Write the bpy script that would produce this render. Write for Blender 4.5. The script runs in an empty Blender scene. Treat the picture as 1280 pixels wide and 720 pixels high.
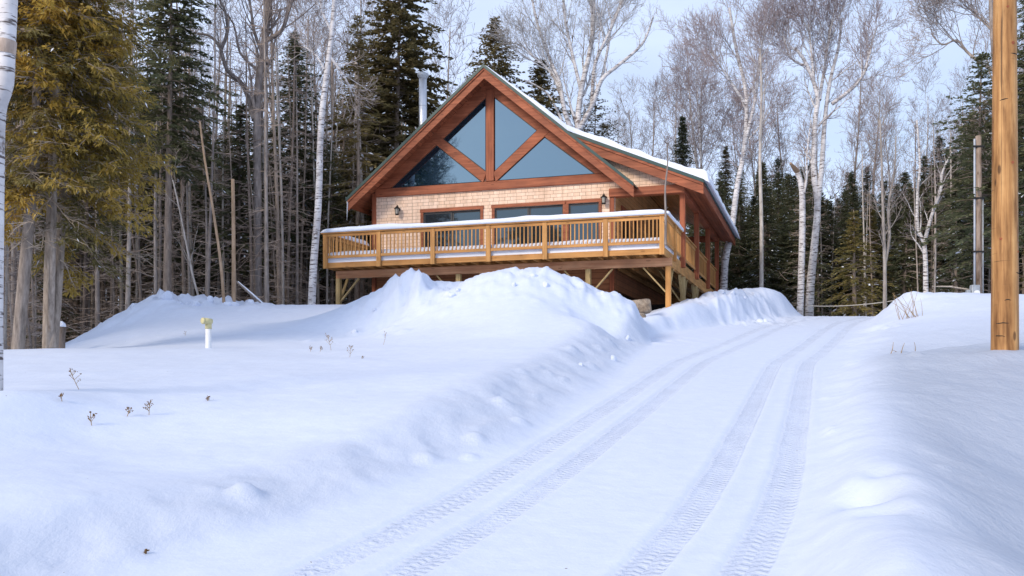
import bpy, bmesh, math, random
import numpy as np
from mathutils import Vector, Matrix

R = math.radians
SC = bpy.context.scene
COL = SC.collection
EYE = 1.75            # camera height above the driveway under it; heights "rel" below are metres above the eye
F = 1160.0            # focal length in pixels of the 1280 wide frame
HY = 475.0            # row of the horizon in that frame
TH = R(18.1)          # turn of the cabin
CT, ST = math.cos(TH), math.sin(TH)

# ------------------------------------------------------------------ camera
cam = bpy.data.objects.new('camera', bpy.data.cameras.new('camera'))
COL.objects.link(cam)
cam.location = (0, 0, EYE)
cam.rotation_euler = (R(90), 0, 0)
cam.data.sensor_width = 36
cam.data.lens = F / 1280 * 36
cam.data.shift_y = (HY - 360) / 1280
cam.data.clip_start = 0.1
cam.data.clip_end = 2000
SC.camera = cam

# ------------------------------------------------------------------ light
SUN_EL = R(28)
SUN_TO = (-0.70, -0.714)
wd = bpy.data.worlds.new("World")
SC.world = wd
wd.use_nodes = True
nt = wd.node_tree
nt.nodes.clear()
wo = nt.nodes.new('ShaderNodeOutputWorld')
bg = nt.nodes.new('ShaderNodeBackground')
sky = nt.nodes.new('ShaderNodeTexSky')
sky.sky_type = 'NISHITA'
sky.sun_disc = False
sky.sun_elevation = SUN_EL
sky.sun_rotation = math.atan2(SUN_TO[0], SUN_TO[1])
sky.air_density = 1.0
sky.dust_density = 1.2
sky.ozone_density = 2.0
tc = nt.nodes.new('ShaderNodeTexCoord')
mp = nt.nodes.new('ShaderNodeMapping')
mp.inputs['Scale'].default_value = (1.0, 1.0, 3.2)
mp.inputs['Location'].default_value = (0.35, 0.2, 0.1)
nz = nt.nodes.new('ShaderNodeTexNoise')
nz.inputs['Scale'].default_value = 1.5
nz.inputs['Detail'].default_value = 6
nz.inputs['Roughness'].default_value = 0.5
cr = nt.nodes.new('ShaderNodeValToRGB')
cr.color_ramp.elements[0].position = 0.33
cr.color_ramp.elements[0].color = (.42, .42, .42, 1)
cr.color_ramp.elements[1].position = 0.68
cr.color_ramp.elements[1].color = (.92, .92, .92, 1)
mx = nt.nodes.new('ShaderNodeMix')
mx.data_type = 'RGBA'
mx.inputs[7].default_value = (8.1, 9.3, 12.2, 1)      # thin cloud veil
nt.links.new(tc.outputs['Generated'], mp.inputs['Vector'])
nt.links.new(mp.outputs[0], nz.inputs['Vector'])
nt.links.new(nz.outputs['Fac'], cr.inputs[0])
nt.links.new(cr.outputs[0], mx.inputs[0])
nt.links.new(sky.outputs[0], mx.inputs[6])
nt.links.new(mx.outputs[2], bg.inputs['Color'])
bg.inputs['Strength'].default_value = 0.114
nt.links.new(bg.outputs[0], wo.inputs['Surface'])

sl = bpy.data.lights.new('sun', 'SUN')
sl.energy = 2.4
sl.angle = R(16)
sl.color = (1.0, 0.85, 0.68)
so = bpy.data.objects.new('sun', sl)
COL.objects.link(so)
tos = Vector((SUN_TO[0] * math.cos(SUN_EL), SUN_TO[1] * math.cos(SUN_EL), math.sin(SUN_EL))).normalized()
so.rotation_euler = tos.to_track_quat('Z', 'Y').to_euler()
so.location = (-40, -25, 40)

SC.view_settings.view_transform = 'Standard'
SC.view_settings.look = 'None'
SC.view_settings.gamma = 1
SC.view_settings.exposure = 0.14
SC.cycles.max_bounces = 6
SC.cycles.diffuse_bounces = 3
SC.cycles.glossy_bounces = 2
SC.cycles.transparent_max_bounces = 6

# ------------------------------------------------------------------ node materials
def new_mat(name, rough=0.7):
    m = bpy.data.materials.new(name)
    m.use_nodes = True
    b = m.node_tree.nodes['Principled BSDF']
    b.inputs['Roughness'].default_value = rough
    b.inputs['Specular IOR Level'].default_value = 0.3
    return m, m.node_tree, b

def c4(c):
    return (c[0], c[1], c[2], 1)

def noise(nt, vec, scale, detail=4, rough=0.55):
    n = nt.nodes.new('ShaderNodeTexNoise')
    n.inputs['Scale'].default_value = scale
    n.inputs['Detail'].default_value = detail
    n.inputs['Roughness'].default_value = rough
    if vec is not None:
        nt.links.new(vec, n.inputs['Vector'])
    return n.outputs['Fac']

def ramp(nt, fac, stops):
    r = nt.nodes.new('ShaderNodeValToRGB')
    e = r.color_ramp.elements
    while len(e) < len(stops):
        e.new(0.5)
    for k, (p, c) in enumerate(stops):
        e[k].position = p
        e[k].color = c4(c)
    nt.links.new(fac, r.inputs[0])
    return r.outputs[0]

def mapping(nt, scale=(1, 1, 1), rot=(0, 0, 0), src='Object'):
    t = nt.nodes.new('ShaderNodeTexCoord')
    m = nt.nodes.new('ShaderNodeMapping')
    m.inputs['Scale'].default_value = scale
    m.inputs['Rotation'].default_value = rot
    nt.links.new(t.outputs[src], m.inputs['Vector'])
    return m.outputs[0]

def math_(nt, op, a, b=None, c=None):
    n = nt.nodes.new('ShaderNodeMath')
    n.operation = op
    for k, v in enumerate((a, b, c)):
        if v is None:
            continue
        if isinstance(v, (int, float)):
            n.inputs[k].default_value = v
        else:
            nt.links.new(v, n.inputs[k])
    return n.outputs[0]

def mixc(nt, fac, a, b, mode='MIX'):
    n = nt.nodes.new('ShaderNodeMix')
    n.data_type = 'RGBA'
    n.blend_type = mode
    for k, v in ((0, fac), (6, a), (7, b)):
        if isinstance(v, (int, float)):
            n.inputs[k].default_value = v
        elif isinstance(v, tuple):
            n.inputs[k].default_value = c4(v)
        else:
            nt.links.new(v, n.inputs[k])
    return n.outputs[2]

def bump(nt, b, h, strength=0.3, dist=0.02):
    n = nt.nodes.new('ShaderNodeBump')
    n.inputs['Strength'].default_value = strength
    n.inputs['Distance'].default_value = dist
    nt.links.new(h, n.inputs['Height'])
    nt.links.new(n.outputs[0], b.inputs['Normal'])

def obj_random(nt):
    return nt.nodes.new('ShaderNodeObjectInfo').outputs['Random']

def island_random(nt):
    return nt.nodes.new('ShaderNodeNewGeometry').outputs['Random Per Island']

def wood(name, dark, light, axis, rough=0.6, planks=None, fine=1.0):
    """grain stretched along the axis 0, 1 or 2; planks = (axis across, width) draws board joints"""
    m, nt, b = new_mat(name, rough)
    sc = [14 * fine] * 3
    sc[axis] = 0.7
    v = mapping(nt, tuple(sc))
    n1 = noise(nt, v, 1.0, 5, 0.6)
    v2 = mapping(nt, (1.3, 1.3, 1.3))
    n2 = noise(nt, v2, 1.0, 3)
    base = ramp(nt, n1, [(0.30, dark), (0.72, light)])
    tone = ramp(nt, n2, [(0.3, (.72, .72, .72)), (0.7, (1.08, 1.06, 1.03))])
    col = mixc(nt, 1.0, base, tone, 'MULTIPLY')
    isl = math_(nt, 'MULTIPLY_ADD', island_random(nt), 0.3, 0.84)
    cmb = nt.nodes.new('ShaderNodeCombineXYZ')
    for k in range(3):
        nt.links.new(isl, cmb.inputs[k])
    col = mixc(nt, 1.0, col, cmb.outputs[0], 'MULTIPLY')
    h = n1
    if planks:
        t = nt.nodes.new('ShaderNodeTexCoord')
        sp = nt.nodes.new('ShaderNodeSeparateXYZ')
        nt.links.new(t.outputs['Object'], sp.inputs[0])
        q = math_(nt, 'DIVIDE', sp.outputs[planks[0]], planks[1])
        fr = math_(nt, 'FRACT', q)
        edge = math_(nt, 'GREATER_THAN', math_(nt, 'ABSOLUTE', math_(nt, 'SUBTRACT', fr, 0.5)), 0.45)
        wn = nt.nodes.new('ShaderNodeTexWhiteNoise')
        wn.noise_dimensions = '1D'
        nt.links.new(math_(nt, 'FLOOR', q), wn.inputs['W'])
        col = mixc(nt, 1.0, col, ramp(nt, wn.outputs['Value'], [(0, (.78, .76, .74)), (1, (1.08, 1.08, 1.08))]), 'MULTIPLY')
        col = mixc(nt, math_(nt, 'MULTIPLY', edge, 0.6), col, tuple(x * .3 for x in dark))
        h = math_(nt, 'SUBTRACT', n1, math_(nt, 'MULTIPLY', edge, 2.0))
    # knots
    vo = nt.nodes.new('ShaderNodeTexVoronoi')
    vo.inputs['Scale'].default_value = 1.0
    sc = [6.0] * 3
    sc[axis] = 1.7
    nt.links.new(mapping(nt, tuple(sc)), vo.inputs['Vector'])
    kn = math_(nt, 'LESS_THAN', vo.outputs['Distance'], 0.13)
    col = mixc(nt, math_(nt, 'MULTIPLY', kn, 0.55), col, tuple(x * .45 for x in dark))
    nt.links.new(col, b.inputs['Base Color'])
    bump(nt, b, h, 0.35, 0.006)
    return m

def plain(name, col, rough=0.6, metal=0.0, var=0.15, scale=6, bmp=0.0):
    m, nt, b = new_mat(name, rough)
    n = noise(nt, mapping(nt), scale, 4)
    lo = tuple(x * (1 - var) for x in col)
    hi = tuple(min(1, x * (1 + var)) for x in col)
    nt.links.new(ramp(nt, n, [(0.3, lo), (0.7, hi)]), b.inputs['Base Color'])
    b.inputs['Metallic'].default_value = metal
    if bmp:
        bump(nt, b, n, bmp, 0.02)
    return m

RED_S = wood('red_wood_along', (.20, .055, .024), (.43, .140, .066), 0)
RED_T = wood('red_wood_deep', (.20, .055, .024), (.40, .125, .058), 1)
RED_Z = wood('red_wood_upright', (.19, .052, .023), (.40, .125, .058), 2)
SOFFIT = wood('red_soffit', (.22, .062, .028), (.44, .145, .068), 1, planks=(0, .14))
DECK_S = wood('deck_wood_along', (.36, .155, .042), (.60, .315, .105), 0)
DECK_T = wood('deck_wood_deep', (.36, .165, .048), (.58, .32, .115), 1)
DECK_Z = wood('deck_wood_upright', (.38, .17, .048), (.62, .335, .115), 2)
GREEN_Z = wood('treated_wood', (.30, .21, .09), (.50, .38, .19), 2)
BEAM = wood('beam_wood', (.40, .17, .08), (.64, .36, .20), 0)
PINE_S = wood('pine_boards', (.56, .27, .10), (.82, .50, .24), 1, planks=(2, .15))
PINE_C = wood('pine_ceiling', (.58, .28, .10), (.84, .50, .24), 1, planks=(0, .12))
SKIRT = wood('skirt_wood', (.30, .115, .05), (.48, .21, .095), 0, planks=(2, .2))
DARKW = plain('near_black', (.018, .017, .016), .8)  # near-black; under the cabin it stands in for shade
GREENM = plain('green_metal', (.028, .065, .062), .4, var=.1)
DOORF = plain('dark_door_frame', (.05, .052, .055), .45)
STEEL = plain('galvanised_steel', (.62, .65, .70), .38, metal=.75, var=.12, scale=3)
STEELG = plain('grey_metal', (.36, .39, .42), .5, metal=.3)
BLACKM = plain('black_metal', (.02, .018, .016), .5)
PVC = plain('white_plastic', (.72, .74, .76), .4, var=.06)
PVCY = plain('yellow_plastic', (.56, .51, .28), .45, var=.08)
STEMM = plain('dry_stem', (.33, .22, .10), .8, var=.3, scale=30)
SEED = plain('dry_seed_head', (.16, .09, .035), .9, var=.4, scale=40)
CONDUIT = plain('grey_conduit', (.42, .45, .50), .5, var=.1)
WIRE = plain('pale_wire', (.42, .40, .36), .6)

def shingle_mat():
    m, nt, b = new_mat('cedar_shingles', 0.75)
    t = nt.nodes.new('ShaderNodeTexCoord')
    sp = nt.nodes.new('ShaderNodeSeparateXYZ')
    nt.links.new(t.outputs['Object'], sp.inputs[0])
    cb = nt.nodes.new('ShaderNodeCombineXYZ')
    nt.links.new(math_(nt, 'ADD', sp.outputs[0], sp.outputs[1]), cb.inputs[0])
    nt.links.new(sp.outputs[2], cb.inputs[1])
    br = nt.nodes.new('ShaderNodeTexBrick')
    br.offset = 0.42
    br.squash = 1.6
    br.squash_frequency = 2
    br.inputs['Scale'].default_value = 1.0
    br.inputs['Brick Width'].default_value = 0.21
    br.inputs['Row Height'].default_value = 0.122
    br.inputs['Mortar Size'].default_value = 0.006
    br.inputs['Mortar Smooth'].default_value = 0.2
    br.inputs['Color1'].default_value = c4((.90, .68, .52))
    br.inputs['Color2'].default_value = c4((.80, .57, .41))
    br.inputs['Mortar'].default_value = c4((.38, .24, .15))
    nt.links.new(cb.outputs[0], br.inputs['Vector'])
    n = noise(nt, mapping(nt, (9, 9, 1.2)), 1.0, 4)
    n2 = noise(nt, mapping(nt, (.6, .6, .6)), 1.0, 3)
    col = mixc(nt, 1.0, br.outputs['Color'], ramp(nt, n, [(.3, (.86, .85, .83)), (.7, (1.1, 1.1, 1.1))]), 'MULTIPLY')
    col = mixc(nt, 1.0, col, ramp(nt, n2, [(.3, (.88, .84, .80)), (.7, (1.1, 1.12, 1.14))]), 'MULTIPLY')
    nt.links.new(col, b.inputs['Base Color'])
    h = math_(nt, 'SUBTRACT', math_(nt, 'MULTIPLY', n, .3), br.outputs['Fac'])
    bump(nt, b, h, 0.6, 0.012)
    return m
SHINGLE = shingle_mat()

def glass_mat(name, tint, ior):
    m, nt, b = new_mat(name, 0.02)
    b.inputs['Base Color'].default_value = c4(tint)
    b.inputs['IOR'].default_value = ior
    b.inputs['Specular IOR Level'].default_value = 0.5
    b.inputs['Specular Tint'].default_value = (.50, .76, 1.0, 1) if ior > 1.6 else (1, 1, 1, 1)
    n = noise(nt, mapping(nt), 0.9, 2)
    bump(nt, b, n, 0.02, 0.02)
    return m
GLASS = glass_mat('window_glass', (.008, .022, .034), 3.1)
GLASSD = glass_mat('door_glass', (.022, .026, .030), 1.9)
LAMPG = glass_mat('lantern_glass', (.35, .33, .28), 1.5)

def snow_mat(name, tracks=False, old=False):
    m, nt, b = new_mat(name, 0.55)
    b.inputs['Specular IOR Level'].default_value = 0.25
    v = mapping(nt)
    nb = noise(nt, v, 1.1, 5, .55)
    nf = noise(nt, v, 26, 5, .65)
    nm = noise(nt, v, 5.5, 4, .55)
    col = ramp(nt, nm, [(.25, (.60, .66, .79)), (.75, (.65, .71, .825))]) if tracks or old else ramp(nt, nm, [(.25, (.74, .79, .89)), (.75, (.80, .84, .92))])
    h = math_(nt, 'ADD', math_(nt, 'MULTIPLY', nf, .10), math_(nt, 'ADD', math_(nt, 'MULTIPLY', nm, .35), math_(nt, 'MULTIPLY', nb, .5)))
    if tracks:
        def attr(nm_):
            a = nt.nodes.new('ShaderNodeAttribute')
            a.attribute_name = nm_
            return a.outputs['Fac']
        lat, arc = attr('lat'), attr('arc')
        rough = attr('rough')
        wob = math_(nt, 'MULTIPLY', math_(nt, 'SUBTRACT', noise(nt, v, 3.0, 3), .5), .035)
        lat2 = math_(nt, 'ADD', lat, wob)
        total = None
        mask = None
        phn = math_(nt, 'MULTIPLY', noise(nt, v, 1.6, 3), 2.6)
        for c, w, ps in ((.12, .12, .105), (.60, .11, .07), (1.83, .115, .075), (2.38, .125, .10)):
            t = math_(nt, 'DIVIDE', math_(nt, 'SUBTRACT', lat2, c), w)
            at = math_(nt, 'ABSOLUTE', t)
            mr = nt.nodes.new('ShaderNodeMapRange')
            mr.interpolation_type = 'SMOOTHSTEP'
            mr.inputs['From Min'].default_value = 1.12
            mr.inputs['From Max'].default_value = .85
            nt.links.new(at, mr.inputs['Value'])
            mk = mr.outputs[0]
            ph = math_(nt, 'ADD', math_(nt, 'DIVIDE', arc, ps), math_(nt, 'MULTIPLY', math_(nt, 'ABSOLUTE', math_(nt, 'SUBTRACT', at, .45)), 1.1))
            ph = math_(nt, 'ADD', ph, math_(nt, 'MULTIPLY', math_(nt, 'GREATER_THAN', t, 0), .37))
            ph = math_(nt, 'ADD', ph, phn)
            tri = math_(nt, 'ABSOLUTE', math_(nt, 'SUBTRACT', math_(nt, 'FRACT', ph), .5))
            lug = nt.nodes.new('ShaderNodeMapRange')
            lug.interpolation_type = 'SMOOTHSTEP'
            lug.inputs['From Min'].default_value = .12
            lug.inputs['From Max'].default_value = .34
            nt.links.new(tri, lug.inputs['Value'])
            groove = math_(nt, 'LESS_THAN', math_(nt, 'ABSOLUTE', math_(nt, 'SUBTRACT', at, .42)), .07)
            hh = math_(nt, 'MULTIPLY', mk, math_(nt, 'ADD', lug.outputs[0], math_(nt, 'MULTIPLY', groove, .5)))
            total = hh if total is None else math_(nt, 'ADD', total, hh)
            mask = mk if mask is None else math_(nt, 'MAXIMUM', mask, mk)
        wear = ramp(nt, noise(nt, v, 2.3, 5, .65), [(.38, (.22, .22, .22)), (.58, (1, 1, 1))])
        total = math_(nt, 'MULTIPLY', total, wear)
        h = math_(nt, 'ADD', h, math_(nt, 'MULTIPLY', total, .46))
        h = math_(nt, 'ADD', h, math_(nt, 'MULTIPLY', math_(nt, 'MULTIPLY', nf, mask), .55))
        # coarser bumps where the rough mask lies
        nr = noise(nt, mapping(nt, (7, 3.0, 7)), 1.0, 6, .7)
        h = math_(nt, 'ADD', h, math_(nt, 'MULTIPLY', math_(nt, 'MULTIPLY', nr, rough), 1.6))
        # a little grit pressed into the wheel tracks and flecks scattered over the snow
        gn = noise(nt, v, 34, 3, .7)
        gm = noise(nt, v, 1.9, 3, .6)
        grit = math_(nt, 'MULTIPLY', math_(nt, 'GREATER_THAN', gn, .69), math_(nt, 'GREATER_THAN', gm, .56))
        grit = math_(nt, 'MULTIPLY', grit, mask)
        col = mixc(nt, math_(nt, 'MULTIPLY', grit, .75), col, (.42, .34, .25))
        vf = nt.nodes.new('ShaderNodeTexVoronoi')
        vf.inputs['Scale'].default_value = 5.5
        nt.links.new(mapping(nt, (1, 1, 1), (.3, .2, .6)), vf.inputs['Vector'])
        sepc = nt.nodes.new('ShaderNodeSeparateColor')
        nt.links.new(vf.outputs['Color'], sepc.inputs[0])
        fleck = math_(nt, 'MULTIPLY', math_(nt, 'LESS_THAN', vf.outputs['Distance'], math_(nt, 'MULTIPLY', sepc.outputs[1], .055)), math_(nt, 'GREATER_THAN', sepc.outputs[0], .84))
        col = mixc(nt, math_(nt, 'MULTIPLY', fleck, .8), col, (.12, .085, .05))
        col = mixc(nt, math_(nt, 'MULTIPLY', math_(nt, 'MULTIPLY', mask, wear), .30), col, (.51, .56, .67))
        col = mixc(nt, math_(nt, 'MULTIPLY', rough, .85), col, (.36, .405, .49))  # shade of the slope turned from the sun, put into the colour
    nt.links.new(col, b.inputs['Base Color'])
    bump(nt, b, h, 0.55, 0.045)
    return m
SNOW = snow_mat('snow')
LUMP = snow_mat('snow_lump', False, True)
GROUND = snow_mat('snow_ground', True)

def bark_mat(name, dark, light, sz=1.0, stretch=.25):
    m, nt, b = new_mat(name, .9)
    v = mapping(nt, (11 * sz, 11 * sz, 11 * sz * stretch))
    n = noise(nt, v, 1.0, 5, .65)
    n2 = noise(nt, mapping(nt, (.8, .8, .5)), 1, 3)
    col = ramp(nt, n, [(.3, dark), (.68, light)])
    col = mixc(nt, 1.0, col, ramp(nt, n2, [(.3, (.7, .7, .7)), (.7, (1.15, 1.12, 1.08))]), 'MULTIPLY')
    r = obj_random(nt)
    col = mixc(nt, 1.0, col, ramp(nt, r, [(0, (.72, .70, .70)), (1, (1.2, 1.18, 1.14))]), 'MULTIPLY')
    nt.links.new(col, b.inputs['Base Color'])
    bump(nt, b, n, .7, .02)
    return m
BARK = bark_mat('grey_bark', (.19, .165, .15), (.48, .435, .405))
BARKB = bark_mat('brown_bark', (.15, .12, .10), (.37, .31, .265))
BARKL = bark_mat('pale_grey_bark', (.25, .23, .21), (.56, .53, .50))
BARKC = bark_mat('cedar_bark', (.17, .145, .125), (.44, .39, .35), 1.3, .22)
DEADW = bark_mat('dead_twigs', (.26, .20, .165), (.54, .455, .395))
CEDARB = bark_mat('cedar_branch', (.27, .22, .17), (.55, .48, .40))
TWIG = bark_mat('bare_twigs', (.24, .205, .20), (.46, .41, .395))
TWIGP = bark_mat('purple_twigs', (.25, .20, .21), (.46, .395, .40))
TAN = bark_mat('bare_tan_wood', (.30, .20, .12), (.50, .37, .26))

def birch_mat(name, bright=1.0):
    m, nt, b = new_mat(name, .75)
    w = tuple(x * bright for x in (.66, .645, .64))
    g = tuple(x * bright for x in (.42, .40, .40))
    n1 = noise(nt, mapping(nt, (2.2, 2.2, 2.6)), 1, 4)
    col = ramp(nt, n1, [(.3, g), (.6, w)])
    n2 = noise(nt, mapping(nt, (3.5, 3.5, 26)), 1, 3, .6)
    mk = ramp(nt, n2, [(.54, (0, 0, 0)), (.62, (1, 1, 1))])
    col = mixc(nt, mk, col, (.10, .08, .075))
    n3 = noise(nt, mapping(nt, (2.8, 2.8, 3.6)), 1, 4, .7)
    mk3 = ramp(nt, n3, [(.58, (0, 0, 0)), (.66, (1, 1, 1))])
    col = mixc(nt, mk3, col, (.16, .125, .11))
    nt.links.new(col, b.inputs['Base Color'])
    bump(nt, b, n2, .4, .01)
    return m
BIRCH = birch_mat('birch_bark')
BIRCHT = birch_mat('birch_twig_bark', .78)

def needle_mat(name, dark, mid, light, warm, warmth=0.0):
    m, nt, b = new_mat(name, .75)
    b.inputs['Specular IOR Level'].default_value = 0.15
    r = island_random(nt)
    col = ramp(nt, r, [(0.0, dark), (.55, mid), (1.0, light)])
    n = noise(nt, mapping(nt), .55, 4, .6)
    wm = math_(nt, 'ADD', ramp(nt, n, [(.38, (0, 0, 0)), (.66, (.75, .75, .75))]), warmth)
    col = mixc(nt, math_(nt, 'MULTIPLY', wm, .8), col, warm)
    col = mixc(nt, 1.0, col, ramp(nt, obj_random(nt), [(0, (.72, .74, .76)), (1, (1.25, 1.2, 1.1))]), 'MULTIPLY')
    nt.links.new(col, b.inputs['Base Color'])
    tl = nt.nodes.new('ShaderNodeBsdfTranslucent')
    nt.links.new(col, tl.inputs['Color'])
    ms = nt.nodes.new('ShaderNodeMixShader')
    ms.inputs[0].default_value = .5
    nt.links.new(b.outputs[0], ms.inputs[1])
    nt.links.new(tl.outputs[0], ms.inputs[2])
    nt.links.new(ms.outputs[0], nt.nodes['Material Output'].inputs['Surface'])
    return m
NEEDLE_D = needle_mat('dark_needles', (.072, .088, .050), (.125, .145, .082), (.20, .215, .13), (.18, .165, .08))
NEEDLE_O = needle_mat('olive_needles', (.105, .095, .045), (.18, .155, .07), (.27, .23, .115), (.23, .165, .07))
NEEDLE_G = needle_mat('golden_sprays', (.36, .235, .045), (.56, .38, .085), (.70, .50, .17), (.36, .30, .08))
NEEDLE_Y = needle_mat('yellowish_needles', (.12, .115, .045), (.19, .18, .075), (.28, .25, .11), (.28, .21, .075), .1)

def pole_mat(name, dark, mid, light):
    m, nt, b = new_mat(name, .6)
    n = noise(nt, mapping(nt, (16, 16, .55)), 1, 6, .65)
    n2 = noise(nt, mapping(nt, (2.5, 2.5, 1.6)), 1, 4)
    col = ramp(nt, n, [(.28, dark), (.5, mid), (.74, light)])
    col = mixc(nt, 1.0, col, ramp(nt, n2, [(.3, (.74, .68, .62)), (.7, (1.15, 1.15, 1.15))]), 'MULTIPLY')
    vo = nt.nodes.new('ShaderNodeTexVoronoi')
    vo.inputs['Scale'].default_value = 1
    nt.links.new(mapping(nt, (5.5, 5.5, 2.1)), vo.inputs['Vector'])
    kn = ramp(nt, vo.outputs['Distance'], [(.10, (1, 1, 1)), (.17, (0, 0, 0))])
    col = mixc(nt, math_(nt, 'MULTIPLY', kn, .75), col, (.07, .032, .014))
    n5 = noise(nt, mapping(nt, (7, 7, .9)), 1, 4, .65)
    col = mixc(nt, 1.0, col, ramp(nt, n5, [(.36, (.50, .44, .38)), (.54, (1.05, 1.05, 1.05))]), 'MULTIPLY')
    n6 = noise(nt, mapping(nt, (30, 30, .35)), 1, 3, .5)
    col = mixc(nt, math_(nt, 'MULTIPLY', ramp(nt, n6, [(.64, (0, 0, 0)), (.67, (1, 1, 1))]), .75), col, (.07, .035, .016))
    n4 = noise(nt, mapping(nt, (1.6, 1.6, 30)), 1, 2)
    ck = ramp(nt, n4, [(.71, (0, 0, 0)), (.74, (1, 1, 1))])
    col = mixc(nt, math_(nt, 'MULTIPLY', ck, .7), col, (.06, .03, .016))
    nt.links.new(col, b.inputs['Base Color'])
    bump(nt, b, n, .5, .01)
    return m
POLE = pole_mat('utility_pole_wood', (.22, .10, .034), (.42, .22, .080), (.60, .36, .15))
POLE2 = pole_mat('far_pole_wood', (.20, .155, .12), (.31, .245, .20), (.42, .345, .29))

def rock_mat():
    m, nt, b = new_mat('boulder_stone', .85)
    v = mapping(nt)
    n = noise(nt, v, 5, 7, .65)
    n2 = noise(nt, v, 40, 3)
    col = ramp(nt, n, [(.3, (.14, .105, .075)), (.5, (.30, .235, .175)), (.7, (.46, .38, .29))])
    col = mixc(nt, 1.0, col, ramp(nt, n2, [(.3, (.75, .75, .75)), (.7, (1.15, 1.15, 1.15))]), 'MULTIPLY')
    nt.links.new(col, b.inputs['Base Color'])
    bump(nt, b, n, .8, .05)
    return m
ROCK = rock_mat()

# ------------------------------------------------------------------ scene helpers
def P(px, py, d):
    """a point seen at pixel (px, py) of the 1280x720 frame, d metres in front of the camera"""
    return Vector(((px - 640) / F * d, d, EYE + (HY - py) / F * d))

def tag(o, label=None, cat=None, group=None, kind=None):
    if label: o['label'] = label
    if cat: o['category'] = cat
    if group: o['group'] = group
    if kind: o['kind'] = kind
    return o

def link(name, data, parent=None):
    o = bpy.data.objects.new(name, data)
    COL.objects.link(o)
    if parent is not None:
        o.parent = parent
    return o

def root(name, label, cat, loc=(0, 0, 0), rz=0.0, group=None, scale=1.0):
    o = link(name, None)
    o.empty_display_size = .2
    o.location = loc
    o.rotation_euler = (0, 0, rz)
    o.scale = (scale, scale, scale)
    return tag(o, label, cat, group)

def mesh_np(name, verts, faces, mats, idx=None, smooth=False):
    """faces: int array (n, 3 or 4)"""
    me = bpy.data.meshes.new(name)
    verts = np.asarray(verts, dtype=np.float32)
    faces = np.asarray(faces, dtype=np.int32)
    n, k = faces.shape
    me.vertices.add(len(verts))
    me.vertices.foreach_set('co', verts.ravel())
    me.loops.add(n * k)
    me.loops.foreach_set('vertex_index', faces.ravel())
    me.polygons.add(n)
    me.polygons.foreach_set('loop_start', np.arange(0, n * k, k, dtype=np.int32))
    if idx is not None:
        me.polygons.foreach_set('material_index', np.asarray(idx, dtype=np.int32))
    me.polygons.foreach_set('use_smooth', np.full(n, smooth, dtype=bool))
    for m in (mats if isinstance(mats, (list, tuple)) else [mats]):
        me.materials.append(m)
    me.update(calc_edges=True)
    return me

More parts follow.
